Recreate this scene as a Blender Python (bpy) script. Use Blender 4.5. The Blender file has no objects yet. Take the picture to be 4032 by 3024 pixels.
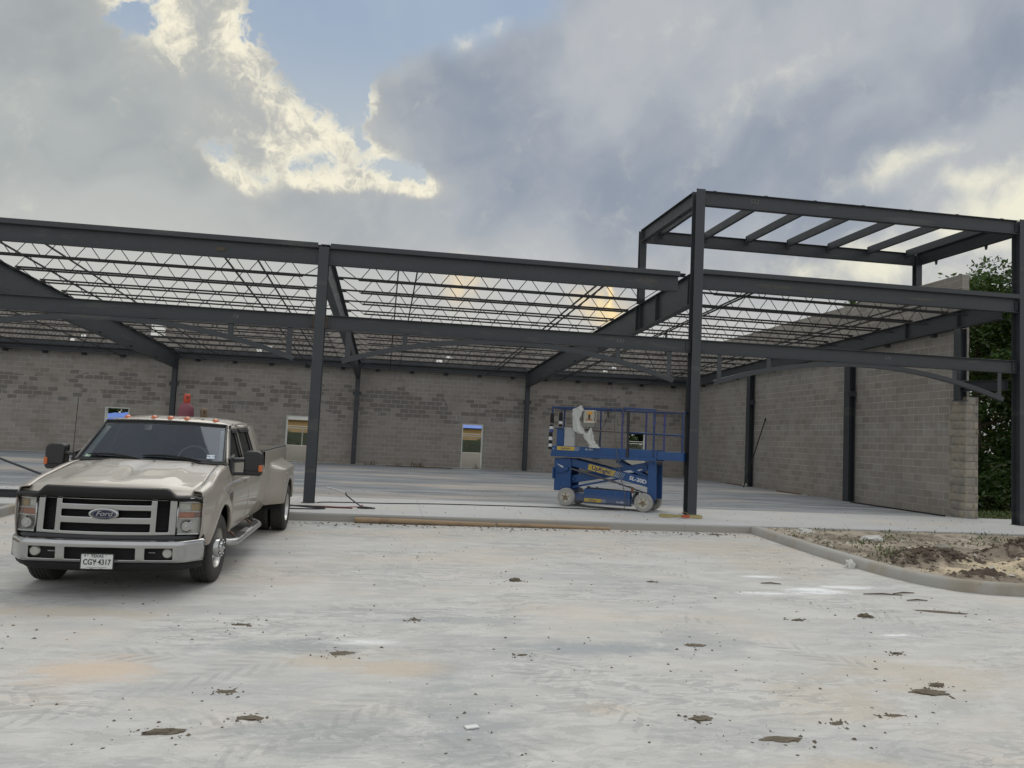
import bpy, bmesh, math, random
from mathutils import Vector, Matrix, noise as mnoise
R_ = math.radians
sc = bpy.context.scene
COL = sc.collection
random.seed(7)

# ---------------------------------------------------------------- node helpers
def link_in(nt, sock, v):
    if v is None: return
    if isinstance(v, (int, float)): sock.default_value = v
    elif isinstance(v, (tuple, list)):
        if len(sock.default_value) == 4 and len(v) == 3: v = (*v, 1)
        sock.default_value = v
    else: nt.links.new(v, sock)
class NT:
    def __init__(s, nt): s.nt = nt
    def n(s, typ, ins=None, out=0, **attrs):
        nd = s.nt.nodes.new('ShaderNode' + typ)
        for k, v in attrs.items(): setattr(nd, k, v)
        for k, v in (ins or {}).items(): link_in(s.nt, nd.inputs[k], v)
        return nd.outputs[out] if out is not None else nd
    def m(s, op, a, b=None, c=None, clamp=False):
        nd = s.nt.nodes.new('ShaderNodeMath'); nd.operation = op; nd.use_clamp = clamp
        for i, v in enumerate((a, b, c)):
            if v is not None: link_in(s.nt, nd.inputs[i], v)
        return nd.outputs[0]
    def add(s, a, b): return s.m('ADD', a, b)
    def mul(s, a, b): return s.m('MULTIPLY', a, b)
    def sub(s, a, b): return s.m('SUBTRACT', a, b)
    def sm(s, v, a, b, lo=0.0, hi=1.0):
        nd = s.nt.nodes.new('ShaderNodeMapRange'); nd.interpolation_type = 'SMOOTHSTEP'
        for i, x in enumerate((v, a, b, lo, hi)): link_in(s.nt, nd.inputs[i], x)
        return nd.outputs[0]
    def mix(s, f, a, b, mode='MIX'):
        nd = s.nt.nodes.new('ShaderNodeMix'); nd.data_type = 'RGBA'; nd.blend_type = mode; nd.clamp_factor = True
        link_in(s.nt, nd.inputs[0], f); link_in(s.nt, nd.inputs[6], a); link_in(s.nt, nd.inputs[7], b)
        return nd.outputs[2]
    def noise(s, vec, scale, detail=4, rough=.55, dist=0.0, out=0):
        return s.n('TexNoise', {'Vector': vec, 'Scale': scale, 'Detail': detail, 'Roughness': rough, 'Distortion': dist}, out)
    def xyz(s, x, y, z=0.0): return s.n('CombineXYZ', {0: x, 1: y, 2: z})
    def sep(s, v):
        nd = s.nt.nodes.new('ShaderNodeSeparateXYZ'); link_in(s.nt, nd.inputs[0], v); return nd.outputs
    def vscale(s, v, k): return s.n('VectorMath', {0: v, 1: k}, operation='MULTIPLY')

# ---------------------------------------------------------------- camera
CZ = 1.615
F_PX, PITCH, ROLL, YAW = 3081.97, 0.0701, 0.0453, 0.1468
def cam_axes():
    fw = Vector((math.sin(YAW)*math.cos(PITCH), math.cos(YAW)*math.cos(PITCH), math.sin(PITCH)))
    rt = Vector((math.cos(YAW), -math.sin(YAW), 0)); up = rt.cross(fw)
    return fw, math.cos(ROLL)*rt + math.sin(ROLL)*up, math.cos(ROLL)*up - math.sin(ROLL)*rt
fw, RT, UP = cam_axes()
cd = bpy.data.cameras.new('camera'); cam = bpy.data.objects.new('camera', cd); COL.objects.link(cam)
cam.matrix_world = Matrix(((RT.x, UP.x, -fw.x, 0), (RT.y, UP.y, -fw.y, 0), (RT.z, UP.z, -fw.z, CZ), (0, 0, 0, 1)))
cd.sensor_width = 36; cd.lens = F_PX/4032*36; cd.clip_start = .05; cd.clip_end = 2000
sc.camera = cam

# ---------------------------------------------------------------- render look
sc.view_settings.view_transform = 'Standard'; sc.view_settings.look = 'None'
sc.view_settings.exposure = 0; sc.view_settings.gamma = 1
sc.cycles.max_bounces = 6; sc.cycles.transparent_max_bounces = 24
sc.cycles.use_denoising = True

# ---------------------------------------------------------------- sun and sky
SUN_AZ, SUN_EL = 14.0, 52.0
sl = bpy.data.lights.new('sun', 'SUN'); so = bpy.data.objects.new('sun', sl); COL.objects.link(so)
sl.energy = 1.5; sl.angle = R_(60); sl.color = (1, .965, .90)
sd = Vector((math.sin(R_(SUN_AZ))*math.cos(R_(SUN_EL)), math.cos(R_(SUN_AZ))*math.cos(R_(SUN_EL)), math.sin(R_(SUN_EL))))
so.rotation_euler = sd.to_track_quat('Z', 'Y').to_euler(); so.location = sd*60

w = bpy.data.worlds.new('World'); sc.world = w; w.use_nodes = True
w.node_tree.nodes.clear()
def build_sky():
    S = NT(w.node_tree)
    d = S.n('TexCoord', out='Generated')
    x, y, z = S.sep(d)
    deg = 57.29578
    az = S.mul(S.m('ARCTAN2', x, y), deg); el = S.mul(S.m('ARCSINE', z), deg)
    P0 = S.xyz(az, el)
    def warp(P, scale, amt, det=3):
        c = S.noise(P, scale, det, .55, out=1)
        c = S.n('VectorMath', {0: c, 1: (.5, .5, .5)}, operation='SUBTRACT')
        c = S.n('VectorMath', {0: c, 'Scale': amt}, operation='SCALE')
        return S.n('VectorMath', {0: P, 1: c}, operation='ADD')
    PW = warp(P0, .11, 7.0, 3)
    PF = warp(warp(P0, .28, 3.2, 4), 1.1, .9, 3)
    def blob(P, a0, e0, ra, re, rot=0.0, k=1.0):
        px, py, _ = S.sep(P)
        dx = S.sub(px, a0); dy = S.sub(py, e0); c, s_ = math.cos(R_(rot)), math.sin(R_(rot))
        u = S.mul(S.add(S.mul(dx, c), S.mul(dy, s_)), 1/ra); v = S.mul(S.sub(S.mul(dy, c), S.mul(dx, s_)), 1/re)
        r2 = S.add(S.mul(u, u), S.mul(v, v))
        return S.mul(S.m('EXPONENT', S.mul(r2, -1)), k)
    def blobs(P, L):
        t = None
        for b in L:
            q = blob(P, *b); t = q if t is None else S.add(t, q)
        return t
    # grey overcast, diagonal streaks
    c, s_ = math.cos(R_(33)), math.sin(R_(33))
    px, py, _ = S.sep(PW)
    st = S.xyz(S.mul(S.add(S.mul(px, c), S.mul(py, s_)), .5), S.mul(S.sub(S.mul(py, c), S.mul(px, s_)), 1.25))
    n1 = S.noise(st, .085, 5, .5)
    n2 = S.noise(PW, .22, 6, .52)
    n3 = S.noise(P0, .05, 2, .5)
    dark = S.add(S.add(S.mul(S.sub(n1, .5), 3.0), S.mul(S.sub(n2, .5), 1.1)),
                 blobs(PW, [(6, 23, 9, 5, -10, .75), (17, 15, 9, 3.5, 25, .45), (24, 19, 12, 2.2, 33, .35), (-18.5, 19.5, 9, 1.8, -32, .42), (41, 24, 4, 4, 0, .6),
                            (33, 16, 7, 1.4, 30, .5), (-25, 15, 4, 6, -30, .25), (-9, 14.5, 9, 2.2, 0, -.15), (7, 12, 5, 3, 0, -.6), (-15, 11, 12, 3, 0, -.35), (30, 25, 9, 5, 20, -.3),
                            (35, 18.5, 7, 1.6, 28, -.75), (40.5, 15.5, 4.5, 3.5, 20, -.9), (-24, 10, 8, 6, 0, -.2)]))
    g = S.sm(dark, -.55, .85)
    light = S.mix(S.sm(az, -12, 14), (.495, .52, .505), (.48, .505, .535))
    deep = S.mix(S.sm(az, -14, 2), (.345, .375, .385), (.275, .32, .395))
    grey = S.mix(g, light, deep)
    warm = S.sm(el, 17.5, 6.5, 0, 1.0)
    grey = S.mix(S.mul(warm, .75), grey, (.63, .615, .57))
    # bright openings in the overcast, low on the right and where the sun sits
    bw = blobs(PW, [(41.5, 16.6, 4.2, 2.6, 28, 1.0), (35.2, 19.2, 3.4, .9, 28, .55), (38.5, 18.6, 3.5, .8, 30, .5), (31, 12.0, 7.0, 1.5, -5, .60), (36, 13.6, 5, 1.5, 25, .4), (25, 24, 6, 1.4, 32, .2)])
    grey = S.mix(S.sm(S.add(bw, S.mul(S.sub(S.noise(PF, .34, 7, .6), .5), 1.5)), .05, 1.15), grey, (.90, .87, .70))
    # blue gaps, with sunlit rims: signed distance in degrees to the gaps, broken up by noise
    nf = S.noise(PF, .30, 9, .60)
    nb = S.noise(PF, 1.15, 7, .62)
    def cap(P, a, b_, r):
        px, py, _ = S.sep(P); bx, by = b_[0]-a[0], b_[1]-a[1]; L2 = bx*bx+by*by
        qx = S.sub(px, a[0]); qy = S.sub(py, a[1])
        h = S.m('MULTIPLY', S.add(S.mul(qx, bx), S.mul(qy, by)), 1/L2, clamp=True)
        dx = S.sub(qx, S.mul(h, bx)); dy = S.sub(qy, S.mul(h, by))
        return S.sub(S.m('SQRT', S.add(S.mul(dx, dx), S.mul(dy, dy))), r)
    def union(P, L, k=.8):
        t = None
        for c_ in L:
            q = cap(P, *c_)
            if t is None: t = q
            else:
                nd = S.nt.nodes.new('ShaderNodeMath'); nd.operation = 'SMOOTH_MIN'; link_in(S.nt, nd.inputs[0], t); link_in(S.nt, nd.inputs[1], q); nd.inputs[2].default_value = k; t = nd.outputs[0]
        return t
    sdf = union(P0, [((-9.0, 27.6), (-6.0, 24.9), 3.3), ((-6.4, 23.4), (-4.9, 23.2), 2.1), ((-4.0, 27.5), (8.6, 31.6), 3.0), ((-4.3, 22.0), (-3.4, 20.0), .55),
                     ((-13.8, 18.2), (-10.3, 17.0), .20), ((-9.2, 17.9), (-6.1, 18.6), .25), ((-4.1, 18.9), (1.0, 18.6), .35), ((-20.4, 24.9), (-18.6, 25.4), .8), ((-7.2, 18.9), (-5.0, 18.7), .2)])
    s1 = S.add(sdf, S.add(S.mul(S.sub(nf, .5), 4.6), S.mul(S.sub(nb, .5), 2.4)))
    soft_side = S.mul(S.sm(az, -3.6, -1.2), S.sm(el, 20.5, 22.5))
    # where the rims catch the light, and how wide
    Q = S.m('MINIMUM', blobs(P0, [(-14.8, 25.8, 3.4, 3.0, -10, 1.15), (-14.2, 22.9, 2.8, 2.4, 0, 1.0), (-10.6, 21.0, 4.0, 1.9, -38, 1.1), (-6.6, 20.4, 2.6, 1.9, -30, 1.1), (-4.4, 23.0, 1.9, 1.2, 0, 1.2), (3.6, 27.9, 1.0, .8, 30, 1.3), (5.7, 28.9, 1.4, .8, 20, 1.3),
                                  (-2.6, 19.4, 2.0, 1.0, -20, 1.0), (-19, 26.4, 3.4, 1.2, 0, .8), (-4.8, 17.4, 6.0, .9, 2, .9), (1.3, 17.6, 1.6, .8, 0, .9), (-12.0, 16.9, 2.4, .9, -32, .8)]), 1.15)
    band = S.mul(S.sm(s1, S.add(.5, S.mul(Q, 3.2)), .0), S.sm(s1, -.6, .0, .75, 1))
    rimw = S.mul(band, S.m('MINIMUM', S.mul(Q, 1.15), 1.0))
    shade = S.sm(S.add(S.mul(nb, .9), S.add(S.mul(nf, .5), S.mul(s1, .07))), .62, 1.04)
    rimc = S.mix(shade, (1.0, .94, .74), (.58, .565, .51))
    cloud = S.mix(S.mul(S.sm(s1, 4.5, .3), S.mul(Q, .55)), grey, (.60, .57, .50))
    cloud = S.mix(S.mul(S.sm(rimw, .0, .95), .92), cloud, rimc)
    hole = S.sm(s1, .35, -.55)
    soft = S.sm(S.add(sdf, S.mul(S.sub(nf, .5), 3.0)), .9, -1.3)
    hole = S.add(S.mul(hole, S.sub(1, soft_side)), S.mul(soft, soft_side))
    blue = S.mix(S.sm(el, 17, 29), (.53, .58, .60), (.335, .425, .56))
    blue = S.mix(S.sm(n3, .4, .7, 0, .35), blue, (.40, .50, .62))
    blue = S.mix(S.sm(S.noise(PW, .12, 4, .5), .45, .7, 0, .45), blue, (.42, .50, .58))
    # the low sun burning through thin cloud
    ns = S.noise(S.xyz(S.mul(az, 1.0), S.mul(el, .35)), .9, 4, .6)
    glow = S.add(blob(PW, 14.4, 9.6, 2.6, 1.6, 0, .55), S.add(blob(PF, 15.4, 10.9, .35, 1.6, 0, .85), blob(PW, 4.6, 11.2, 2.2, 2.4, 20, .42)))
    glow = S.mul(glow, S.sm(ns, .2, .65, .5, 1.1))
    cloud = S.mix(S.sm(glow, .04, .75), cloud, (1.02, .80, .44))
    cloud = S.mix(S.sm(glow, .9, 1.4), cloud, (1.6, 1.3, .75))
    cloud = S.mix(hole, cloud, blue)
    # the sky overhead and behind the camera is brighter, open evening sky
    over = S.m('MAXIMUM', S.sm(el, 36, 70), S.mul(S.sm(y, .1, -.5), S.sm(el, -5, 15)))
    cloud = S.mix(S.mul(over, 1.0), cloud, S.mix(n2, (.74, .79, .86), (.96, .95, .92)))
    cloud = S.mix(S.sm(el, 1, -3), cloud, (.30, .29, .27))
    sky = S.n('TexSky', sky_type='NISHITA', sun_disc=False, sun_elevation=R_(SUN_EL), sun_rotation=R_(SUN_AZ), dust_density=2.0)
    b1 = S.n('Background', {'Color': sky, 'Strength': .05})
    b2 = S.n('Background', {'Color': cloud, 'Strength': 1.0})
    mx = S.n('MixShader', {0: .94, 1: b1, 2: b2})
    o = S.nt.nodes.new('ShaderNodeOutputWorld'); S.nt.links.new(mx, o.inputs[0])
build_sky()
w.cycles.sampling_method = 'MANUAL'; w.cycles.sample_map_resolution = 512
# ---------------------------------------------------------------- materials
MATS = {}
def mat(name, fn):
    if name in MATS: return MATS[name]
    m = bpy.data.materials.new(name); m.use_nodes = True
    nt = m.node_tree; nt.nodes.clear(); S = NT(nt)
    b = nt.nodes.new('ShaderNodeBsdfPrincipled'); o = nt.nodes.new('ShaderNodeOutputMaterial')
    nt.links.new(b.outputs[0], o.inputs[0])
    fn(S, b, o); MATS[name] = m
    return m
def setp(S, b, **kw):
    names = dict(col='Base Color', rough='Roughness', metal='Metallic', spec='Specular IOR Level', coat='Coat Weight', coatr='Coat Roughness',
                 nrm='Normal', alpha='Alpha', trans='Transmission Weight', ior='IOR', emis='Emission Color', emstr='Emission Strength', sheen='Sheen Weight')
    for k, v in kw.items(): link_in(S.nt, b.inputs[names[k]], v)
def bump(S, h, strength, dist=.01):
    return S.n('Bump', {'Height': h, 'Strength': strength, 'Distance': dist})
def simple(name, col, rough=.6, metal=0.0, var=.12, scale=8.0, bumpk=.15, coat=0.0, dirt=None, spec=.5):
    def fn(S, b, o):
        P = S.n('TexCoord', out='Object')
        n = S.noise(P, scale, 5, .6); n2 = S.noise(P, scale*.23, 3, .5)
        k = S.add(S.mul(S.sub(n, .5), var*2), S.add(S.mul(S.sub(n2, .5), var*2), 1.0))
        c = S.n('VectorMath', {0: tuple(col), 'Scale': k}, operation='SCALE')
        if dirt: c = S.mix(S.sm(n2, .52, .72, 0, dirt[3]), c, dirt[:3])
        setp(S, b, col=c, rough=S.m('ADD', rough, S.mul(S.sub(n, .5), .25), clamp=True), metal=metal, coat=coat, spec=spec, nrm=bump(S, n, bumpk, .004))
    return mat(name, fn)

def m_steel(S, b, o):
    P = S.n('TexCoord', out='Object')
    n = S.noise(P, 1.3, 5, .6); n2 = S.noise(P, 14, 4, .6); n3 = S.noise(P, .55, 2, .5)
    c = S.mix(n, (.031, .036, .041), (.046, .052, .058))
    c = S.mix(S.sm(n2, .55, .8, 0, .35), c, (.10, .105, .105))
    rust = S.mul(S.sm(n, .66, .74), S.sm(n2, .45, .6))
    P2 = S.vscale(P, (.35, .35, 2.2)); sc_ = S.noise(P2, 1.7, 6, .62); c = S.mix(S.mul(S.sm(sc_, .60, .66), .5), c, (.085, .085, .080))
    c = S.mix(S.mul(rust, .8), c, (.13, .085, .05))
    setp(S, b, col=c, rough=S.sm(n2, .2, .8, .42, .62), nrm=bump(S, n2, .12, .003), spec=.45)
STEEL = mat('steel_primer', m_steel)
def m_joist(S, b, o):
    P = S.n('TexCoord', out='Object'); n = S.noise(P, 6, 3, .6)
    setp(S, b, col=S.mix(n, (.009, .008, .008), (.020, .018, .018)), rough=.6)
JOIST = mat('joist_red_grey_primer', m_joist)

def block_nodes(S, b, u, z, seed, tan=0.0, dk=1.0, mv=.2, mw=1.0):
    """concrete masonry units 0.4064 x 0.2032 m laid in running bond on coordinates u (along) and z (up)"""
    BH, BL = .2032, .4064
    zr = S.m('DIVIDE', S.sub(z, .15), BH); row = S.m('FLOOR', zr)
    odd = S.m('MODULO', S.m('ABSOLUTE', row), 2.0)
    ur = S.add(S.m('DIVIDE', u, BL), S.mul(odd, .5)); colm = S.m('FLOOR', ur)
    fz = S.sub(zr, row); fu = S.sub(ur, colm)
    rnd = S.n('TexWhiteNoise', {'Vector': S.xyz(colm, row, seed)}, noise_dimensions='3D')
    rnd2 = S.n('TexWhiteNoise', {'Vector': S.xyz(row, colm, seed+5)}, noise_dimensions='3D')
    P = S.xyz(u, z, seed)
    wob = S.noise(P, 5, 3, .6); big = S.noise(P, .32, 4, .6); mid = S.noise(P, 1.6, 5, .6); fine = S.noise(P, 45, 4, .65)
    ez = S.m('MINIMUM', fz, S.sub(1, fz)); eu = S.m('MINIMUM', fu, S.sub(1, fu))
    dz = S.mul(ez, BH); du = S.mul(eu, BL)
    wm = S.mul(S.add(wob, .25), .0085*mw)
    mz = S.sub(1, S.sm(dz, wm, S.add(wm, .004))); mu = S.sub(1, S.sm(du, wm, S.add(wm, .004)))
    # the dark, clean blocks lie in drifts half way up
    patch = S.add(S.mul(S.sub(S.noise(S.xyz(S.mul(u, .55), z, seed+2), .62, 3, .5), .5), 3.0), S.add(S.mul(S.sm(z, 1.9, 2.7), S.mul(S.sm(z, 4.1, 3.3), 1.15)), S.mul(S.sub(rnd, .5), 1.2)))
    darkb = S.mul(S.sm(patch, 1.05, 1.10), dk)
    base = S.mix(S.mul(rnd2, .8), (.262, .237, .208), (.392, .358, .317))
    base = S.mix(S.sm(mid, .35, .7, 0, .55), base, (.395, .370, .338))
    base = S.mix(S.sm(big, .40, .66, 0, .45), base, (.285, .264, .238))
    base = S.mix(S.mul(darkb, .85), base, (.185, .170, .154))
    if tan: base = S.mix(S.mul(S.add(S.mul(rnd, .7), .2), tan), base, (.44, .37, .25))
    # whitish wash streaks under the bond beam and at door head level
    stv = S.noise(S.xyz(S.mul(u, 3.2), S.mul(z, .6), seed), 1.0, 4, .65)
    lv = S.add(S.mul(S.sm(z, 2.15, 2.45), S.sm(z, 2.7, 2.45)), S.mul(S.sm(z, 4.0, 4.25), S.sm(z, 4.5, 4.3)))
    base = S.mix(S.mul(S.mul(lv, S.sm(stv, .46, .66)), .65), base, (.40, .395, .375))
    mort = S.m('MAXIMUM', mz, mu)
    vis = S.m('MAXIMUM', S.sm(S.noise(P, .9, 4, .6), .36, .56), S.mul(darkb, 1.0))
    vis = S.m('MAXIMUM', S.mul(vis, .9), mv)
    smear = S.mul(S.mul(S.sm(S.sub(1, S.mul(dz, 28)), .2, 1), S.sm(wob, .50, .70)), S.sm(mid, .4, .6))
    base = S.mix(S.m('MAXIMUM', S.mul(mort, vis), S.mul(smear, .35)), base, (.485, .460, .415))
    base = S.mix(S.sm(z, .6, .15, 0, .35), base, (.30, .27, .23))
    base = S.mix(S.sm(fine, .3, .7, 0, .25), base, (.18, .165, .15))
    h = S.add(S.mul(mort, -.7), S.add(S.mul(fine, .35), S.mul(mid, .3)))
    setp(S, b, col=base, rough=.93, spec=.25, nrm=bump(S, h, .5, .006))
def m_blk_rear(S, b, o):
    x, y, z = S.sep(S.n('TexCoord', out='Object')); block_nodes(S, b, S.add(x, S.mul(y, 1.0)), z, 1.0)
def m_blk_side(S, b, o):
    x, y, z = S.sep(S.n('TexCoord', out='Object')); block_nodes(S, b, S.add(y, x), z, 9.0, dk=.25, mv=.5, mw=1.25)
BLK_REAR = mat('concrete_block_rear', m_blk_rear); BLK_SIDE = mat('concrete_block_side', m_blk_side)
def m_split(S, b, o):
    P = S.n('TexCoord', out='Object'); n = S.noise(P, 5, 6, .65); n2 = S.noise(P, 1.3, 2, .5)
    n3 = S.noise(P, 3.2, 3, .5); c = S.mix(S.sm(n3, .38, .62), (.25, .232, .205), (.34, .30, .235)); c = S.mix(S.sm(n, .48, .72, 0, .5), c, (.20, .185, .165)); c = S.mix(S.sm(n2, .55, .7, 0, .5), c, (.35, .33, .30))
    setp(S, b, col=c, rough=.95, nrm=bump(S, n, .8, .02))
SPLIT = mat('split_face_block', m_split)

def tread(S, x, y, p0, p1, wdt, period, lean, seed):
    """a tyre print: dark lug marks along the line p0-p1"""
    dx, dy = p1[0]-p0[0], p1[1]-p0[1]; L = math.hypot(dx, dy); dx /= L; dy /= L
    ax = S.sub(x, p0[0]); ay = S.sub(y, p0[1])
    s_ = S.add(S.mul(ax, dx), S.mul(ay, dy)); t = S.sub(S.mul(ay, dx), S.mul(ax, dy))
    P = S.xyz(x, y, seed); nn = S.noise(P, 2.2, 4, .6)
    t = S.add(t, S.mul(S.sub(nn, .5), .10))
    at = S.m('ABSOLUTE', t)
    ph = S.m('FRACT', S.add(S.m('DIVIDE', S.add(s_, S.mul(at, lean)), period), S.mul(S.m('SIGN', t), .25)))
    tri = S.mul(S.m('ABSOLUTE', S.sub(ph, .5)), 2.0)
    nz2 = S.noise(P, 7.5, 4, .65)
    lug = S.sm(S.add(tri, S.add(S.mul(S.sub(nn, .5), 1.0), S.mul(S.sub(nz2, .5), .9))), .46, .68)
    edge = S.mul(S.sm(at, wdt*.5, wdt*.42), S.sm(at, .0, wdt*.05))
    ends = S.mul(S.sm(s_, 0.0, .18), S.sm(s_, L, L-.35))
    return S.mul(S.mul(lug, edge), S.mul(ends, S.sm(S.noise(P, 1.3, 4, .65), .42, .60)))
TRACKS = [((-3.6, 4.1), (-.1, 6.9), .46, .155, 1.1), ((-3.2, 5.7), (1.6, 4.3), .42, .15, 1.1), ((-1.4, 4.2), (.2, 5.6), .42, .15, 1.0),
          ((.9, 5.9), (2.3, 6.5), .44, .16, 1.2), ((.2, 4.5), (2.6, 4.8), .46, .17, 1.1), ((1.9, 4.6), (1.2, 6.8), .40, .15, 1.0), ((-.0, 7.9), (.15, 10.9), .42, .085, .15),
          ((3.3, 10.9), (5.0, 8.0), .30, .11, .9), ((2.9, 7.9), (4.2, 5.9), .42, .15, 1.0), ((2.8, 4.3), (4.4, 4.5), .46, .17, 1.1),
          ((5.2, 8.4), (5.9, 6.2), .4, .15, 1.0), ((1.6, 12.6), (3.1, 9.6), .3, .1, .3), ((-4.6, 6.9), (-1.3, 6.4), .38, .14, 1.0)]
def m_pave(S, b, o):
    P = S.n('TexCoord', out='Object'); x, y, z = S.sep(P)
    sx = S.vscale(P, (.45, 1.6, 1))
    a = S.noise(sx, 1.1, 7, .62); a2 = S.noise(P, .38, 5, .6); f = S.noise(P, 22, 5, .7); f2 = S.noise(P, 90, 3, .7); mid = S.noise(S.vscale(P, (.7, 1.4, 1)), 3.6, 6, .65)
    c = S.mix(S.sm(a, .30, .68), (.425, .423, .405), (.505, .496, .468))
    c = S.mix(S.sm(mid, .42, .62, 0, .6), c, (.57, .56, .535))
    c = S.mix(S.mul(S.sm(S.noise(sx, .75, 6, .65, .6), .50, .66), .55), c, (.355, .368, .37))
    sm2 = S.noise(S.vscale(P, (.8, 1.9, 1)), 2.3, 7, .7, .4); c = S.mix(S.sm(sm2, .54, .64, 0, .55), c, (.385, .384, .372))
    # tan and pinkish dust
    d = S.noise(S.vscale(P, (.6, 1.3, 1)), .55, 6, .66)
    c = S.mix(S.mul(S.sm(S.add(d, S.sm(y, 8, 14, 0, .08)), .50, .70), .60), c, (.545, .485, .41))
    def spot(px, py, rx, ry, k, colr, edge=.9, rot=0):
        ax = S.m('DIVIDE', S.sub(x, px), rx); ay = S.m('DIVIDE', S.sub(y, py), ry)
        r = S.add(S.m('SQRT', S.add(S.mul(ax, ax), S.mul(ay, ay))), S.add(S.mul(S.sub(mid, .5), 2.2), S.mul(S.sub(f, .5), .8)))
        return S.mul(S.sm(r, 1.0+edge*.3, 1.0-edge*.75), min(1, k*1.2))
    T = (.50, .44, .355); 
    for q in [(-2.05, 6.07, .52, .33, .8, (.55, .46, .37)), (.14, 6.15, .42, .22, .75, T), (-.40, 6.35, .35, .22, .6, T), (1.5, 5.28, .28, .15, .6, T), (3.2, 5.4, .6, .45, .5, T),
              (4.4, 6.0, .8, .5, .5, T), (-2.7, 7.75, .9, .22, .55, T), (5.8, 12.7, 1.4, .7, .55, T), (5.6, 11.0, .8, 1.2, .4, T), (2.6, 4.3, .5, .25, .5, T), (5.6, 4.9, 1.0, .6, .5, T)]:
        c = S.mix(spot(*q[:5], None), c, q[5])
    for q in [(.55, 5.1, .35, 1.1, .5), (1.75, 6.7, .75, .22, .6), (-.7, 6.7, .8, .25, .45), (-.3, 5.0, .6, .4, .4), (2.9, 6.9, .5, .5, .35), (-.2, 14.0, 1.8, .3, .4), (.6, 7.6, .9, .15, .4)]:
        c = S.mix(spot(*q, None), c, (.28, .305, .32))
    for q in [(5.32, 9.25, .42, .20, 1.0), (5.95, 9.5, .40, .12, 1.0), (4.6, 9.05, .55, .10, .7), (5.05, 7.22, .20, .07, 1.0), (5.0, 10.1, .3, .1, .7), (-.15, 6.85, .3, .1, .5)]:
        c = S.mix(spot(*q, None), c, (.80, .82, .82))
    lug = None
    for i, t in enumerate(TRACKS):
        q = tread(S, x, y, *t, float(i)); lug = q if lug is None else S.m('MAXIMUM', lug, q)
    c = S.mix(S.mul(lug, .42), c, (.28, .285, .28))
    # churned, pressed-in dust in wheel paths; relief shading painted as dark dips, pale edges
    im = S.noise(S.vscale(P, (.9, 2.6, 1)), 3.3, 5, .62, .9); zone = S.m('MAXIMUM', S.sm(S.noise(S.vscale(P, (.5, 1.2, 1)), .8, 3, .5), .44, .60), S.sm(y, 7.0, 4.6, 0, .55))
    imp = S.mul(S.mul(S.sm(im, .50, .535), S.sm(im, .68, .56)), zone)
    c = S.mix(S.mul(imp, .42), c, (.275, .285, .285))
    c = S.mix(S.mul(S.mul(S.sm(im, .47, .495), S.sm(im, .52, .50)), S.mul(zone, .5)), c, (.60, .595, .57))
    # broom scratches and chalk flecks
    scr = S.noise(S.vscale(P, (34, 1.6, 1)), 1.0, 3, .6)
    c = S.mix(S.mul(S.sm(scr, .60, .74), S.sm(a2, .48, .62, 0, .35)), c, (.30, .31, .32))
    c = S.mix(S.sm(f2, .60, .68, 0, .5), c, (.25, .23, .20))
    c = S.mix(S.sm(f, .62, .75, 0, .5), c, (.64, .64, .62))
    # sawn joint
    def joint(v, at, wj=.006):
        return S.sm(S.m('ABSOLUTE', S.sub(v, S.add(at, S.mul(S.sub(f, .5), .004)))), wj, wj*.4)
    j = S.m('MAXIMUM', joint(y, 9.19), joint(y, 3.2))
    j = S.mul(j, S.sm(mid, .38, .52))
    c = S.mix(S.mul(j, .75), c, (.20, .19, .175))
    h = S.add(S.mul(f, .3), S.add(S.mul(mid, .5), S.add(S.mul(S.m('MAXIMUM', lug, imp), -.6), S.mul(j, -.8))))
    setp(S, b, col=c, rough=S.sm(a, .3, .7, .72, .9), spec=.3, nrm=bump(S, h, .35, .012))
PAVE = mat('dusty_concrete_pavement', m_pave)
def m_floor(S, b, o):
    P = S.n('TexCoord', out='Object'); x, y, z = S.sep(P)
    sx = S.vscale(P, (.22, 1.15, 1)); a = S.noise(sx, .9, 6, .6); a2 = S.noise(sx, 2.6, 5, .62); f = S.noise(P, 18, 5, .7)
    c = S.mix(S.sm(a, .34, .64), (.175, .19, .205), (.30, .312, .322))
    c = S.mix(S.sm(a2, .46, .66, 0, .65), c, (.130, .143, .157))
    d = S.noise(S.vscale(P, (.3, .8, 1)), .42, 5, .6)
    c = S.mix(S.mul(S.sm(d, .50, .64), .75), c, (.42, .37, .32))
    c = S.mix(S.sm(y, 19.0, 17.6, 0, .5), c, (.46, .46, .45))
    c = S.mix(S.sm(f, .6, .75, 0, .35), c, (.55, .55, .54))
    j = None
    for v, at in ((y, 22.0), (y, 29.0), (x, 2.4), (x, 10.4), (x, -5.6)):
        q = S.sm(S.m('ABSOLUTE', S.sub(v, at)), .012, .005); j = q if j is None else S.m('MAXIMUM', j, q)
    c = S.mix(S.mul(j, .4), c, (.18, .18, .18))
    setp(S, b, col=c, rough=S.sm(a2, .3, .7, .62, .88), spec=.15, nrm=bump(S, f, .2, .006))
FLOOR = mat('power_trowelled_floor', m_floor)
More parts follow.
